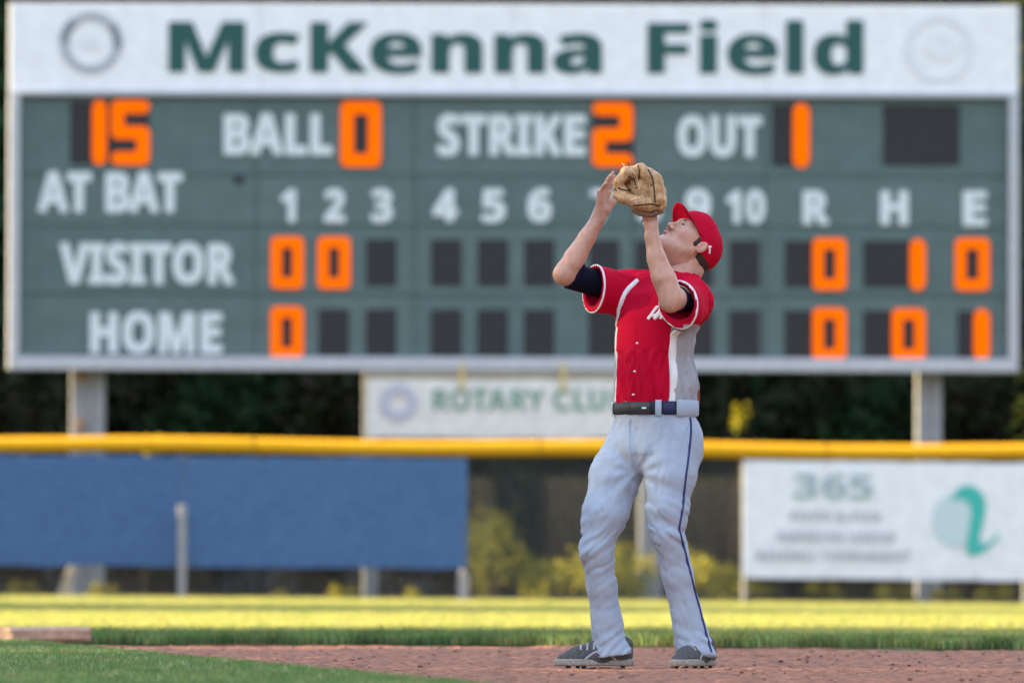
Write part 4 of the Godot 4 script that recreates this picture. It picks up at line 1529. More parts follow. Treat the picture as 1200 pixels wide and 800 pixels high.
	for s in [-1.0, 1.0]:
		fh.cap(H.call(0.011 * s, -0.032, 0.098), H.call(0.012 * s, -0.03, 0.094), 0.0088 * S, 0.009 * S, 0.006)
		fh.cap(H.call(0.0065 * s, -0.042, 0.102), H.call(0.0075 * s, -0.035, 0.101), 0.0036 * S, 0.0036 * S, 0.004, Vector3.ZERO, 1.0, 1)
	fh.cap(H.call(-0.017, -0.061, 0.083), H.call(0, -0.057, 0.094), 0.0065 * S, 0.0075 * S, 0.008)
	fh.cap(H.call(0.017, -0.061, 0.083), H.call(0, -0.057, 0.094), 0.0065 * S, 0.0075 * S, 0.008)
	fh.cap(H.call(-0.014, -0.071, 0.084), H.call(0.014, -0.071, 0.084), 0.0078 * S, 0.0078 * S, 0.008)
	fh.cap(H.call(-0.022, -0.0645, 0.092), H.call(0.022, -0.0645, 0.092), 0.0025 * S, 0.0025 * S, 0.004, Vector3.ZERO, 1.0, 1)
	for s in [-1.0, 1.0]:
		fh.ball(H.call(0.079 * s, -0.002, -0.012), hb * Basis(Vector3.UP, -0.2 * s), Vector3(0.009, 0.029, 0.018) * S, 0.006)
		fh.ball(H.call(0.0885 * s, 0.003, -0.007), hb * Basis(Vector3.UP, -0.2 * s), Vector3(0.0065, 0.019, 0.0105) * S, 0.003, 1)
		fh.cap(H.call(0.0795 * s, -0.006, -0.004), H.call(0.082 * s, -0.012, 0.0), 0.005 * S, 0.005 * S, 0.004)
	fh.cap(H.call(0, -0.07, 0.0), hc + Vector3(0.002, -0.09, 0.005), 0.05 * S, 0.054, 0.03)
	var lip_tint := Color(0.42, 0.16, 0.14)
	var blotch := noise3(34.0, 3, 3)
	var tone := func(p: Vector3) -> Color:
		var q := hb.transposed() * (p - hc) / S
		var c := Color(0.52, 0.285, 0.205) * (1.0 + 0.22 * blotch.get_noise_3d(p.x, p.y, p.z))
		if q.length() < 0.16:
			if absf(q.x) < 0.021 and q.y < -0.052 and q.y > -0.081 and q.z > 0.083: c = c.lerp(lip_tint, 0.75)
			if absf(q.x) > 0.03 and absf(q.x) < 0.062 and absf(q.y + 0.025) < 0.022 and q.z > 0.03: c = c.lerp(Color(0.6, 0.28, 0.22), 0.4)
			if q.y < -0.055 and q.z < 0.1 and q.z > -0.03: c = c.lerp(Color(0.44, 0.29, 0.235), 0.3)
			if absf(q.x) > 0.074 and q.length() < 0.12: c = c.lerp(Color(0.6, 0.27, 0.2), 0.45)
		return c
	# ---------------- hands
	var fhr := Field.new(wr_r + Vector3(-0.1, -0.1, -0.11), wr_r + Vector3(0.12, 0.23, 0.11), 0.003)
	var dr := Vector3(0.15, 0.98, 0.08).normalized()
	var pr := Vector3(0.86, -0.1, 0.5)
	pr = (pr - dr * pr.dot(dr)).normalized()
	var tr := pr.cross(dr).normalized()           # towards the thumb: away from the lens
	if tr.z > 0: tr = -tr
	fhr.cap(wr_r - fr * 0.24, wr_r + dr * 0.02, 0.0255, 0.0262, 0.012)
	hand(fhr, wr_r, dr, pr, tr, [0.05, 0.12, 0.18, 0.3], 0.2, 0.6, 1.0)
	var fhl := Field.new(wr_l + Vector3(-0.22, -0.1, -0.1), wr_l + Vector3(0.09, 0.2, 0.1), 0.0035)
	var dl := Vector3(-0.6, 0.78, 0.1).normalized()
	var pl := Vector3(-0.75, -0.6, -0.1)
	pl = (pl - dl * pl.dot(dl)).normalized()
	var tl := Vector3(-0.1, -0.1, 1.0)
	tl = (tl - dl * tl.dot(dl) - pl * tl.dot(pl)).normalized()
	fhl.cap(J(762.4, 272, 0.344), wr_l + dl * 0.015, 0.024, 0.0255, 0.006)
	hand(fhl, wr_l, dl, pl, tl, [0.3, 0.3, 0.3, 0.3], 0.1, 0.15, 0.82)
	part("body", mesh_of(joined([fb.net(), fh.net(), fhr.net(), fhl.net()]), tone), skin, man)
	# eyes and brows
	var white_eye := mat(lin(0.5, 0.46, 0.44), 0.3)
	var iris := mat(lin(0.07, 0.05, 0.035), 0.2)
	var orb := SphereMesh.new()
	orb.radius = 0.0118 * S
	orb.height = 0.0236 * S
	var irs := SphereMesh.new()
	irs.radius = 0.0058 * S
	irs.height = 0.0116 * S
	var brow_hair := mat(lin(0.05, 0.032, 0.022), 0.8)
	for s in [-1.0, 1.0]:
		var e := part("eye", orb, white_eye, man, H.call(0.031 * s, 0.0005, 0.0745))
		part("iris", irs, iris, e, hb * Vector3(0.0015 * s, 0.002, 0.0075) * S)
		part("eyebrow", tube([H.call(0.013 * s, 0.0205, 0.0945), H.call(0.021 * s, 0.0235, 0.0935), H.call(0.029 * s, 0.025, 0.0915), H.call(0.037 * s, 0.024, 0.087), H.call(0.046 * s, 0.02, 0.0795)], [0.002, 0.0032, 0.0034, 0.0028, 0.0012], 6), brow_hair, man)
		part("eyelashes", tube([H.call(0.0195 * s, 0.0045, 0.0885), H.call(0.026 * s, 0.0062, 0.0895), H.call(0.034 * s, 0.006, 0.0875), H.call(0.042 * s, 0.003, 0.0815)], [0.001, 0.0017, 0.0019, 0.001], 5), brow_hair, man)
	# ---------------- hair
	var fa := Field.new(hc - Vector3(0.15, 0.15, 0.15), hc + Vector3(0.15, 0.15, 0.15), 0.0042)
	fa.ball(H.call(0, 0.026, -0.014), hb, Vector3(0.0775, 0.09, 0.099) * S, 0.01)
	fa.cap(H.call(0, -0.02, -0.06), H.call(0, -0.06, -0.05), 0.05 * S, 0.045 * S, 0.03)
	fa.clip(H.call(0, 0, 0.002), hf)
	for s in [-1.0, 1.0]:
		fa.cap(H.call(0.062 * s, 0.034, 0.014), H.call(0.0685 * s, -0.014, 0.013), 0.014 * S, 0.0115 * S, 0.008)
	var hn := noise3(140.0, 4, 2)
	fa.press(func(p: Vector3) -> float: return hn.get_noise_3d(p.x, p.y, p.z) * 0.003, 0.01)
	part("hair", mesh_of(fa.net()), mat(lin(0.035, 0.024, 0.017), 0.7), man)
	# ---------------- cap
	var red := mat(lin(0.47, 0.003, 0.028), 0.85)
	red.metallic_specular = 0.2
	var cap_red := mat(lin(0.45, 0.003, 0.026), 0.85)
	cap_red.metallic_specular = 0.2
	var fc := Field.new(hc - Vector3(0.17, 0.17, 0.17), hc + Vector3(0.17, 0.17, 0.17), 0.0042)
	var cc: Vector3 = H.call(0, 0.036, -0.014)
	fc.ball(cc, hb, Vector3(0.0825, 0.094, 0.106) * S, 0.01)
	fc.cap(H.call(0, 0.085, 0.04), H.call(0, 0.07, 0.06), 0.04 * S, 0.035 * S, 0.05)
	var rim_n := (hb * Vector3(0, -1.0, 0.5)).normalized()
	fc.clip(H.call(0, 0.046, 0.085), rim_n)
	var cap := part("cap", mesh_of(fc.net()), cap_red, man)
	# the peak
	var st := begun()
	st.set_smooth_group(1)
	var cols := 22
	var rws := 8
	var P := func(i: int, j: int, under_: float) -> Vector3:
		var a := deg_to_rad(-74.0 + 148.0 * i / cols)
		var t := float(j) / rws
		var wide := 0.081 * sin(a)
		var z0 := 0.096 * cos(a) - 0.012
		var reach := 0.074 * pow(maxf(0.0, cos(a * 1.16)), 0.6)
		var x := wide * (1.0 + 0.02 * t)
		var z := z0 + reach * t
		var y := 0.05 - 3.6 * x * x + 0.05 * t * (1.0 - t) * 0.2 - 0.03 * (0.085 - z0) * 2.0
		return H.call(x, y - under_, z)
	for u in 2:
		var off := 0.0 if u == 0 else 0.0032
		for i in cols:
			for j in rws:
				var a: Vector3 = P.call(i, j, off); var b: Vector3 = P.call(i + 1, j, off); var c: Vector3 = P.call(i + 1, j + 1, off); var d: Vector3 = P.call(i, j + 1, off)
				for v in ([a, b, c, a, c, d] if u == 0 else [a, c, b, a, d, c]): st.add_vertex(v)
	for i in cols:
		var a: Vector3 = P.call(i, rws, 0.0); var b: Vector3 = P.call(i + 1, rws, 0.0); var c: Vector3 = P.call(i + 1, rws, 0.0032); var d: Vector3 = P.call(i, rws, 0.0032)
		for v in [a, b, c, a, c, d]: st.add_vertex(v)
	part("peak", done(st), cap_red, cap)
	var btn := SphereMesh.new()
	btn.radius = 0.008
	btn.height = 0.011
	part("button", btn, cap_red, cap, cc + hb * Vector3(0, 0.0975, 0) * S)
	for i in 3:
		var a := PI / 6 + i * PI / 3
		var pts := PackedVector3Array(); var nrm := PackedVector3Array()
		for kk in 41:
			var b := deg_to_rad(-88.0 + 176.0 * kk / 40)
			var dirn: Vector3 = hb * Vector3(cos(a) * sin(b), cos(b), sin(a) * sin(b))
			var p := fc.hit(cc + dirn * 0.16, -dirn, 0.16)
			if (p - (H.call(0, 0.046, 0.085) as Vector3)).dot(rim_n) > -0.004: continue
			pts.append(p); nrm.append(fc.slope(p, 0.008))
		if pts.size() > 3: part("seam", ribbon(pts, nrm, 0.004, 0.0012), cap_red, cap)
	var thread := mat(lin(0.8, 0.8, 0.82), 0.7)
	var lg := [[J2(831, 282), J2(832, 286), J2(832, 291)], [J2(831, 284), J2(834, 283)]]
	for l in lg:
		var u := under(fc, l, 0.003)
		part("logo_stroke", ribbon(u[0], u[1], 0.008, 0.0015), thread, cap)
	# ---------------- undershirt sleeves
	var navy := mat(lin(0.005, 0.007, 0.018), 0.8)
	navy.metallic_specular = 0.2
	var fu := Field.new(Vector3(-0.36, 1.2, -0.26), Vector3(0.36, 1.62, 0.46), 0.0075)
	var ur := el_r - sh_r; var ul := el_l - sh_l
	fu.chain([sh_r, el_r], [0.055, 0.049], 0.02)
	fu.chain([el_r + Vector3(0, 0, 0), el_r + fr * 0.2], [0.048, 0.048], 0.02)
	fu.clip(el_r - ur * 0.1, (ur.normalized() * 1.0 + Vector3(-0.2, 0.35, 0.0)).normalized(), 0.16)
	fu.chain([sh_l + Vector3(-0.01, -0.01, 0.02), el_l], [0.05, 0.0515], 0.02)
	fu.clip(el_l - ul * 0.17, ul.normalized(), 0.16)
	var wn := noise3(55.0, 7, 2)
	fu.press(func(p: Vector3) -> float: return 0.002 * wn.get_noise_3d(p.x * 0.6, p.y, p.z), 0.012)
	part("undershirt", mesh_of(fu.net()), navy, man)
	# ---------------- jersey
	var fj := Field.new(Vector3(-0.28, 0.965, -0.27), Vector3(0.36, 1.56, 0.4), 0.0068)
	fj.stack([[0.975, J(768, 0, 0).x, 0.0, 0.164, 0.118], [1.02, J(768, 0, 0).x, 0.0, 0.17, 0.124], [1.07, J(769, 0, 0).x, 0.002, 0.172, 0.126], [1.18, J(766, 0, 0).x, 0.002, 0.159, 0.12], [1.25, J(768, 0, 0).x, 0.002, 0.165, 0.122], [1.32, J(773, 0, 0).x, 0.0, 0.178, 0.128], [1.41, J(778, 0, 0).x, -0.005, 0.165, 0.115], [1.475, J(786, 0, 0).x, -0.012, 0.11, 0.085]], side, ahead, 0.03)
	var nb := neck0 + Vector3(-0.004, -0.012, 0.0)
	fj.cap(nb, sh_r + Vector3(0.012, -0.008, 0.02), 0.074, 0.078, 0.04)
	fj.cap(nb, sh_l + Vector3(-0.004, -0.012, -0.015), 0.072, 0.076, 0.04)
	# sleeves: wide cones with open ends
	var sr1 := sh_r + ur * 0.56 + Vector3(0.002, -0.03, 0.0)
	var sl1 := J(793, 350, 0.262)
	fj.cap(sh_r + Vector3(0.01, -0.014, 0.02), sr1 + ur * 0.2, 0.08, 0.096, 0.03)
	fj.cap(sh_l + Vector3(-0.004, -0.022, 0.0), sl1 + (sl1 - sh_l) * 0.4, 0.08, 0.088, 0.03)
	fj.cap(sh_l + Vector3(0.0, -0.02, 0.02), sl1 + Vector3(0.036, -0.045, -0.02), 0.064, 0.06, 0.03)
	var nr := Vector3(-0.87, 0.08, 0.42).normalized()
	var nl := Vector3(-0.62, -0.05, 0.78).normalized()
	fj.clip(sr1, nr, 0.17)
	fj.clip(sl1, nl, 0.17)
	# hollow, so that the arm hangs in an open sleeve
	fj.cap(sr1 - ur * 0.15 + Vector3(0.0, 0.012, 0.008), sr1 + ur * 0.4 + Vector3(0.0, 0.004, 0.004), 0.07, 0.08, 0.006, Vector3.ZERO, 1.0, 1)
	fj.cap(sl1 - (sl1 - sh_l) * 0.25, sl1 + (sl1 - sh_l) * 0.5, 0.066, 0.076, 0.006, Vector3.ZERO, 1.0, 1)
	# neck opening
	fj.cap(neck0 + Vector3(0.0, 0.0, 0.0), hc, 0.069, 0.066, 0.008, Vector3.ZERO, 1.0, 1)
	var c0 := Vector3(J(769, 0, 0).x, 0, 0)
	var angle := func(p: Vector3) -> float:
		var q := p - c0 - Vector3((p.y - 1.2) * 0.07, 0, 0)
		return atan2(q.dot(side) / 0.172, q.dot(ahead) / 0.124)
	var w1 := noise3(1.0, 17, 2)
	var w2 := noise3(1.0, 23, 2)
	var groove := func(n: float, w: float) -> float: return pow(maxf(0.0, 1.0 - absf(n) / w), 1.6)
	fj.press(func(p: Vector3) -> float:
		var a: float = angle.call(p)
		var low := smoothstep(1.4, 1.0, p.y)
		var v := w1.get_noise_2d(a * 2.7 + (p.y - 1.0) * 3.4, p.y * 2.0) * 0.02 * (0.4 + 0.6 * low)
		v += w2.get_noise_2d(a * 5.0 - p.y * 9.0, p.y * 3.0) * 0.006
		v += w2.get_noise_3d(p.x * 16.0, p.y * 9.0, p.z * 12.0) * 0.0035 * smoothstep(1.2, 1.38, p.y) * smoothstep(0.1, 0.14, p.distance_to(neck0))
		v += 0.0075 * groove.call(w1.get_noise_2d(a * 2.1 + p.y * 3.2 + 7.0, p.y * 1.3 - a * 0.5), 0.16) * (0.35 + 0.65 * low)
		v += 0.006 * groove.call(w2.get_noise_2d(a * 2.6 - p.y * 5.0, p.y * 3.5 + a), 0.14) * smoothstep(1.15, 1.3, p.y)
		return v * smoothstep(0.05, 0.11, minf(absf((p - sr1).dot(nr)), absf((p - sl1).dot(nl))) if p.y > 1.2 else 1.0), 0.03)
	var net := fj.net()
	var grey := mat(lin(0.33, 0.34, 0.37), 0.8)
	grey.rim_enabled = true
	grey.rim = 0.2
	var flank := func(p: Vector3) -> float:
		var a: float = angle.call(p)
		var lim := 0.93 - 0.1 * smoothstep(1.0, 1.3, p.y)
		var inside := (absf(a) - lim) * 0.14
		return minf(inside, (1.295 - p.y))
	var halves := cut(net, flank)
	var jersey := part("jersey", mesh_of(halves[1]), red, man)
	part("side_panel", mesh_of(halves[0]), grey, jersey)
	var piping := mat(lin(0.78, 0.77, 0.8), 0.7)
	# piping up both edges of the red front
	var edge := func(s: float, y: float, extra := 0.0) -> Vector3:
		var lim := 0.93 - 0.1 * smoothstep(1.0, 1.3, y) + extra
		var base := c0 + Vector3((y - 1.2) * 0.07, y, 0)
		var dirn := side * sin(lim * s) * 0.172 + ahead * cos(lim) * 0.124
		dirn = dirn.normalized()
		return fj.hit(base + dirn * 0.3, -dirn, 0.3)
	for s in [-1.0, 1.0]:
		var pts := PackedVector3Array(); var nrm := PackedVector3Array()
		for i in 34:
			var y := 0.978 + (1.29 - 0.978) * i / 33.0
			var p: Vector3 = edge.call(s, y, 0.09 if s > 0 else 0.02)
			pts.append(p); nrm.append(fj.slope(p, 0.012))
		part("piping", ribbon(pts, nrm, 0.03 if s > 0 else 0.018, 0.004), piping, jersey)
	for l in [curve2([J2(722.5, 374), J2(725, 360), J2(729, 346), J2(736, 333), J2(748, 321.5)], 20)]:
		var u := under(fj, l)
		part("piping", ribbon(u[0], u[1], 0.02, 0.0035), piping, jersey)
	# placket, buttons
	var pk := under(fj, curve2([J2(752, 330), J2(747, 360), J2(744, 397), J2(742, 430), J2(740, 466)], 30))
	part("placket_edge", ribbon(pk[0], pk[1], 0.005, 0.0016), red, jersey)
	for q in [J2(746.5, 397), J2(743.5, 430), J2(742, 457)]:
		var p := fj.hit(Vector3(q.x, q.y, 0.39), Vector3(0, 0, -1), 1.0)
		var o := part("button", btn, thread, jersey, p)
		o.scale = Vector3.ONE * 0.7
	# the chest script
	for l in [[J2(759, 369), J2(763, 364), J2(768, 357), J2(773, 352), J2(779, 354)], [J2(762, 364), J2(768, 365), J2(773, 359), J2(775, 353)], [J2(766, 369), J2(772, 364), J2(778, 357)], [J2(774, 369), J2(777, 361), J2(780, 368)]]:
		var u := under(fj, curve2(l, 12), 0.004, 0.175)
		part("script_stroke", ribbon(u[0], u[1], 0.0135, 0.0028), piping, jersey)
	# sleeve hems and collar
	for e in [[sr1, nr, 0.3], [sl1, nl, 0.3]]:
		var n: Vector3 = e[1]
		var u := n.cross(Vector3.UP).normalized()
		var w := u.cross(n)
		var pts := PackedVector3Array(); var nrm := PackedVector3Array()
		for i in 40:
			var dirn: Vector3 = u * cos(TAU * i / 40) + w * sin(TAU * i / 40)
			var p := fj.hit(e[0] - n * 0.006 + dirn * 0.135, -dirn, 0.1)
			pts.append(p); nrm.append(fj.slope(p, 0.008))
		part("sleeve_hem", ribbon(pts, nrm, 0.0085, 0.0035, true), piping, jersey)
	var ax := (hc - neck0).normalized()
	var cu := ax.cross(Vector3.RIGHT).normalized(); var cw := ax.cross(cu)
	var ring := []
	for i in 33:
		var a := TAU * i / 32
		ring.append(neck0 + ax * (0.014 + 0.01 * cos(a + 2.0)) + (cu * cos(a) + cw * sin(a)) * 0.0725)
	part("collar", tube(ring, [0.009], 8), red, jersey)
	# ---------------- trousers
	var hp_r := J(741, 512, -0.05); var hp_l := J(793, 510, 0.05)
	var fp := Field.new(Vector3(-0.28, 0.0, -0.2), Vector3(0.34, 1.04, 0.26), 0.0075)
	var px0 := J(768, 0, 0).x
	fp.stack([[0.83, px0 + 0.002, 0.0, 0.168, 0.118], [0.9, px0 + 0.004, 0.0, 0.175, 0.125], [0.96, px0, 0.0, 0.17, 0.124], [1.0, px0, 0.0, 0.164, 0.12], [1.012, px0, 0.0, 0.163, 0.119]], side, ahead, 0.05)
	var legs := [
		[[hp_r, J(721, 552, -0.015), J(709, 596, 0.02), J(699, 636, 0.03), J(706, 680, -0.005), J(711, 722, -0.03), J(717, 762, -0.045)], [0.097, 0.095, 0.085, 0.064, 0.055, 0.056, 0.08]],
		[[hp_l, J(786, 550, 0.08), J(781, 590, 0.1), J(781, 618, 0.105), J(793, 668, 0.07), J(804, 712, 0.045), J(815, 762, 0.03)], [0.097, 0.095, 0.08, 0.066, 0.057, 0.057, 0.077]]]
	for l in legs: fp.chain(l[0], l[1], 0.025)
	# seat, and the stretch of cloth between the thighs
	fp.cap(J(795, 508, -0.03), J(800, 525, -0.02), 0.085, 0.08, 0.05)
	fp.cap(J(748, 520, 0.02), J(772, 525, 0.05), 0.08, 0.085, 0.04)
	# creases: across the knees and shins, long ones down the thighs, fans at the crotch, stacks over the shoes
	var p1 := noise3(1.0, 31, 2); var p2 := noise3(1.0, 37, 2)
	var knee_r: Vector3 = legs[0][0][3]; var knee_l: Vector3 = legs[1][0][3]
	var crotch := J(745, 548, 0.08)
	fp.press(func(p: Vector3) -> float:
		var left := p.x > lerpf(J(752, 0, 0).x, J(762, 0, 0).x, clampf(1.0 - p.y / 0.7, 0.0, 1.0))
		var kn := knee_l if left else knee_r
		var dy := p.y - kn.y
		var near := exp(-dy * dy / 0.012)
		var foot := smoothstep(0.22, 0.03, p.y)
		var along := p.y + (p.x - kn.x) * (0.55 if left else -0.75)
		var v := p1.get_noise_2d(along * 17.0 + (3.0 if left else 0.0), (p.x + p.z) * 4.0) * 0.011 * near
		v += p2.get_noise_2d(along * 24.0 + p.z * 5.0, p.x * 7.0 + p.z * 6.0) * 0.014 * foot
		v += p1.get_noise_3d(p.x * 15.0 + p.y * 3.0, p.y * 3.2, p.z * 15.0) * 0.0045 * (1.0 - near * 0.6)
		var q := p - crotch
		var fan := exp(-(q.x * q.x + q.y * q.y) / 0.02)
		v += sin(atan2(q.y, q.x) * 9.0) * 0.0055 * fan * smoothstep(0.02, 0.07, Vector2(q.x, q.y).length())
		v += 0.0085 * groove.call(p1.get_noise_2d(along * 13.0 + 4.0, (p.x * 0.8 + p.z) * 3.5 + (5.0 if left else 0.0)), 0.16) * (0.25 + near + foot * 0.5)
		v += 0.005 * groove.call(p2.get_noise_2d((p.x + p.z * 0.7) * 11.0 + p.y * 2.0, p.y * 2.6), 0.13) * (1.0 - near)
		v += p2.get_noise_3d(p.x * 34.0, p.y * 26.0, p.z * 34.0) * 0.0016
		return v, 0.035)
	# turned-down hems, hollow where the shoes go in
	fp.clip(J(717, 763.5, 0), Vector3(0.12, -1, 0).normalized(), 0.17)
	fp.clip(J(815, 764, 0.03), Vector3(-0.1, -1, 0.1).normalized(), 0.17)
	fp.cap(J(716, 768, -0.045), J(716, 752, -0.042), 0.058, 0.04, 0.006, Vector3.ZERO, 1.0, 1)
	fp.cap(J(815, 770, 0.03), J(815, 752, 0.032), 0.056, 0.04, 0.006, Vector3.ZERO, 1.0, 1)
	var cloth := mat(lin(0.345, 0.41, 0.505), 0.85)
	cloth.rim_enabled = true
	cloth.rim = 0.1
	var pants := part("trousers", mesh_of(fp.net()), cloth, man)
	# navy piping down the outer seam of his left leg
	var blue_piping := mat(lin(0.028, 0.035, 0.14), 0.7)
	var seam := under(fp, curve2([J2(808, 484), J2(809, 500), J2(806, 530), J2(802, 560), J2(799, 590), J2(795, 612), J2(797, 622), J2(803, 645), J2(812, 680), J2(820, 710), J2(828, 740), J2(833, 758)], 70))
	part("piping", ribbon(seam[0], seam[1], 0.0075, 0.006), blue_piping, pants)
	var fly := under(fp, curve2([J2(737.5, 486), J2(737, 505), J2(738, 525), J2(742, 543)], 16))
	part("fly_seam", ribbon(fly[0], fly[1], 0.005, 0.0022), cloth, pants)
	var pocket := under(fp, curve2([J2(806, 492), J2(800, 505), J2(796, 522)], 10))
	part("pocket_seam", ribbon(pocket[0], pocket[1], 0.005, 0.002), cloth, pants)
	var cuff := under(fp, [J2(691, 692), J2(706, 694), J2(725, 691)])
	part("shin_seam", ribbon(cuff[0], cuff[1], 0.005, 0.0022), cloth, pants)
	# waist band, belt, loops
	var hoop := func(y: float, out_: float, from: float, to: float, n: int) -> Array:
		var pts := PackedVector3Array(); var nrm := PackedVector3Array()
		for i in n + 1:
			var a := from + (to - from) * i / n
			var u := Vector2(sin(a) * (0.166 + out_), cos(a) * (0.121 + out_))
			pts.append(Vector3(px0, y, 0) + side * u.x + ahead * u.y)
			nrm.append((side * sin(a) / 0.166 + ahead * cos(a) / 0.121).normalized())
		return [pts, nrm]
	var leather := mat(lin(0.018, 0.022, 0.032), 0.65)
	var hp: Array = hoop.call(0.984, 0.004, -PI, PI, 72)
	part("belt", ribbon(hp[0], hp[1], 0.05, 0.008, true), leather, man)
	var navy_belt := mat(lin(0.015, 0.025, 0.075), 0.6)
	hp = hoop.call(0.984, 0.008, 0.72, 0.98, 8)
	part("belt_keeper", ribbon(hp[0], hp[1], 0.052, 0.007), navy_belt, man)
	for a in [[0.52, 0.66], [-0.95, -0.85], [1.03, 2.2]]:
		hp = hoop.call(0.984, 0.0125, a[0], a[1], 10)
		part("belt_loop", ribbon(hp[0], hp[1], 0.062, 0.003), cloth, pants)
	hp = hoop.call(0.984, 0.011, -0.06, 0.4, 8)
	part("buckle", ribbon(hp[0], hp[1], 0.048, 0.007), mat(lin(0.035, 0.038, 0.045), 0.35), man)
	hp = hoop.call(0.984, 0.017, 0.22, 0.32, 5)
	part("buckle_mark", ribbon(hp[0], hp[1], 0.007, 0.003), thread, man)
	# a batting glove pokes out of the back pocket
	part("pocket_glove", box(Vector3(0.03, 0.06, 0.05), 0.01), mat(lin(0.25, 0.06, 0.03), 0.7), man, J(816, 457, -0.06))
	# ---------------- shoes
	shoe(man, J(741, 776.5, -0.045), Vector3(-1, 0, 0.06).normalized(), 0.295)
	shoe(man, J(833, 776.5, -0.06), Vector3(-0.47, 0, 0.88).normalized(), 0.29)

	# ---------------- the glove on his left hand
	var gl := thing("baseball_glove", "tan leather fielder's glove with dark lacing, held open overhead on the ballplayer's left hand", "glove", origin)
	var tan_ := mat(lin(0.72, 0.43, 0.21), 0.5, 7.0, 0.64, 0.12)
	var fg := Field.new(J(705, 265, 0.16), J(792, 180, 0.5), 0.0042)
	var zc := 0.335
	# heel pad and pocket
	fg.cap(J(763, 236, zc), J(752, 216, zc), 0.048, 0.062, 0.02)
	# four finger stalls fanned away from the lens, arching over the top and forward
	for i in 4:
		var z := zc + 0.05 - i * 0.043
		var o := i * 2.0
		fg.chain([J(768, 232 - o, z), J(765 - i * 0.8, 209 - o * 0.4, z), J(750, 199 + i * 0.5, z), J(733, 202 + i, z + 0.004), J(723, 212 + i * 1.5, z + 0.008)], [0.031, 0.029, 0.0265, 0.023, 0.016], 0.007)
	# thumb stall underneath
	fg.chain([J(762, 240, zc + 0.045), J(745, 236, zc + 0.07), J(729, 231, zc + 0.075), J(720, 228, zc + 0.07)], [0.026, 0.025, 0.021, 0.014], 0.008)
	# web between thumb and forefinger
	fg.chain([J(729, 224, zc + 0.05), J(724, 215, zc + 0.05)], [0.018, 0.016], 0.012)
	fg.chain([J(772, 222, zc - 0.03), J(774, 238, zc - 0.02)], [0.024, 0.02], 0.012)
	# the heel flap over the wrist, and the gap behind the thumb
	fg.cap(J(770, 214, zc + 0.045), J(773, 240, zc + 0.04), 0.021, 0.019, 0.006)
	fg.cap(J(724, 222, zc + 0.085), J(742, 226, zc + 0.11), 0.012, 0.012, 0.012, Vector3.ZERO, 1.0, 1)
	# the opening for the hand
	fg.cap(J(763, 262, zc), J(758, 236, zc), 0.038, 0.032, 0.008, Vector3.ZERO, 1.0, 1)
	var gn := noise3(1.0, 47, 2)
	fg.press(func(p: Vector3) -> float: return gn.get_noise_3d(p.x * 26, p.y * 26, p.z * 26) * 0.004, 0.02)
	var glove := part("leather", mesh_of(fg.net()), tan_, gl)
	var lace := mat(lin(0.07, 0.045, 0.03), 0.7)
	var pale := mat(lin(0.6, 0.42, 0.25), 0.6)
	for l in [[[J2(723, 219), J2(731, 222), J2(739, 221)], lace], [[J2(758, 198), J2(763, 208), J2(765, 222), J2(766, 236)], lace], [[J2(746, 193), J2(748, 203), J2(746, 212)], lace], [[J2(735, 206), J2(741, 209), J2(744, 216)], lace], [[J2(771, 208), J2(776, 222), J2(777, 234)], pale], [[J2(741, 240), J2(752, 239), J2(762, 238), J2(772, 240)], lace], [[J2(744, 246), J2(754, 247), J2(768, 245)], lace], [[J2(738, 234), J2(748, 231), J2(757, 229)], pale], [[J2(740, 200), J2(746, 210), J2(748, 222)], pale]]:
		var u := under(fg, curve2(l[0], 14), 0.006)
		if u[0].size() > 2: part("lace", ribbon(u[0], u[1], 0.0065, 0.003), l[1], gl)
	for q in [[744, 219], [755, 229], [737, 214], [762, 216], [768, 240], [751, 243]]:
		var v := J2(q[0], q[1])
		var p := fg.hit(Vector3(v.x, v.y, 0.49), Vector3(0, 0, -1), 1.0)
		var o := part("eyelet", btn, lace, gl, p)
		o.scale = Vector3.ONE * 0.5
	# rolled edge and loose lace ends
	part("rolled_edge", tube([J(740, 245, zc + 0.02), J(748, 250, zc + 0.055), J(760, 251, zc + 0.062), J(771, 248, zc + 0.04), J(775, 246, zc), J(770, 246, zc - 0.04)], [0.007], 8), mat(lin(0.16, 0.09, 0.05), 0.7), gl)
	for e in [[732, 199, 0.03, 728, 190], [736, 197, 0.0, 734, 188], [742, 194, 0.02, 745, 188], [765, 203, 0.02, 769, 198], [722, 216, 0.05, 717, 214]]:
		part("lace_end", tube([J(e[0], e[1], zc + e[2]), J((e[0] + e[3]) * 0.5 + 1, (e[1] + e[4]) * 0.5, zc + e[2] + 0.01), J(e[3], e[4], zc + e[2])], [0.0035, 0.003, 0.0025], 5), lace if e[0] > 735 else pale, gl)

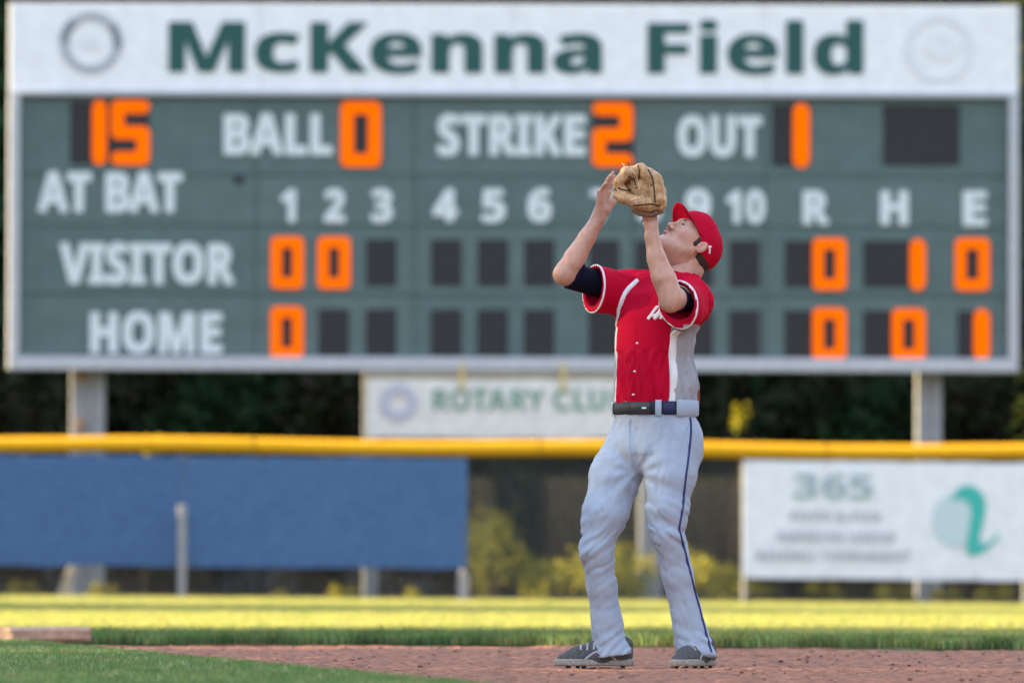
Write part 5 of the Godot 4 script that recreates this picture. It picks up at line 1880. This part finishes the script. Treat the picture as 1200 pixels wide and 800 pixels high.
func shoe(man: Node, heel: Vector3, dir: Vector3, long: float) -> void:
	var across := Vector3.UP.cross(dir).normalized()
	var at_ := func(l: float, u: float, y: float) -> Vector3: return heel + dir * (l * long) + across * u + Vector3(0, y, 0)
	var lo_: Vector3 = heel.min(heel + dir * long) - Vector3(0.07, 0.03, 0.07)
	var hi_: Vector3 = heel.max(heel + dir * long) + Vector3(0.07, 0.15, 0.07)
	var upper := Field.new(lo_, hi_, 0.005)
	upper.cap(at_.call(0.14, 0, 0.05), at_.call(0.1, 0, 0.085), 0.036, 0.034, 0.02)
	upper.chain([at_.call(0.12, 0, 0.045), at_.call(0.42, 0.004, 0.042), at_.call(0.7, 0.002, 0.034), at_.call(0.88, -0.006, 0.026)], [0.036, 0.04, 0.043, 0.028], 0.02)
	upper.chain([at_.call(0.2, 0, 0.09), at_.call(0.42, 0, 0.075), at_.call(0.66, 0, 0.05)], [0.032, 0.032, 0.026], 0.025)
	upper.clip(heel + Vector3(0, 0.018, 0), Vector3(0, -1, 0))
	var body := part("shoe", mesh_of(upper.net()), mat(lin(0.125, 0.128, 0.13), 0.85, 12.0, 0.6), man)
	var sole := Field.new(lo_, hi_, 0.0045)
	for q in [[0.1, 0.0, 0.55, 0.003, 0.037, 0.036], [0.5, 0.003, 0.72, 0.002, 0.038, 0.047], [0.72, 0.002, 0.9, -0.008, 0.047, 0.03]]:
		sole.cap(at_.call(q[0], q[1], 0.022), at_.call(q[2], q[3], 0.022), q[4], q[5], 0.02)
	sole.clip(heel + Vector3(0, 0.034, 0), Vector3(0, 1, 0))
	sole.clip(heel + Vector3(0, 0.007, 0), Vector3(0, -1, 0))
	part("sole", mesh_of(sole.net()), mat(lin(0.5, 0.45, 0.39), 0.8, 14.0, 0.6), body)
	var stud := CylinderMesh.new()
	stud.top_radius = 0.009
	stud.bottom_radius = 0.006
	stud.height = 0.012
	stud.radial_segments = 10
	for q in [[0.12, 0.018], [0.12, -0.018], [0.62, 0.026], [0.62, -0.026], [0.82, 0.018], [0.82, -0.022], [0.7, 0.0]]:
		part("cleat", stud, mat(lin(0.05, 0.05, 0.055), 0.6), body, at_.call(q[0], q[1], 0.002))
	var laces := mat(lin(0.36, 0.36, 0.37), 0.7)
	for i in 4:
		var l := 0.4 + i * 0.085
		var pts := PackedVector3Array(); var nrm := PackedVector3Array()
		for kk in 9:
			var a := deg_to_rad(-55.0 + 110.0 * kk / 8)
			var dirn := across * sin(a) + Vector3.UP * cos(a)
			var b: Vector3 = at_.call(l + 0.02 * sin(a), 0, 0.04)
			var p := upper.hit(b + dirn * 0.12, -dirn, 0.12)
			pts.append(p); nrm.append(upper.slope(p, 0.008))
		part("lace", ribbon(pts, nrm, 0.008, 0.003), laces, body)
	# pale side stripe
	for s in [-1.0, 1.0]:
		var pts := PackedVector3Array(); var nrm := PackedVector3Array()
		for kk in 12:
			var l := 0.22 + 0.4 * kk / 11.0
			var y := 0.03 + 0.035 * sin(PI * kk / 11.0)
			var b: Vector3 = at_.call(l, 0, y)
			var p: Vector3 = upper.hit(b + across * s * 0.09, -across * s, 0.1)
			pts.append(p); nrm.append(upper.slope(p, 0.008))
		part("stripe", ribbon(pts, nrm, 0.009, 0.002), laces, body)
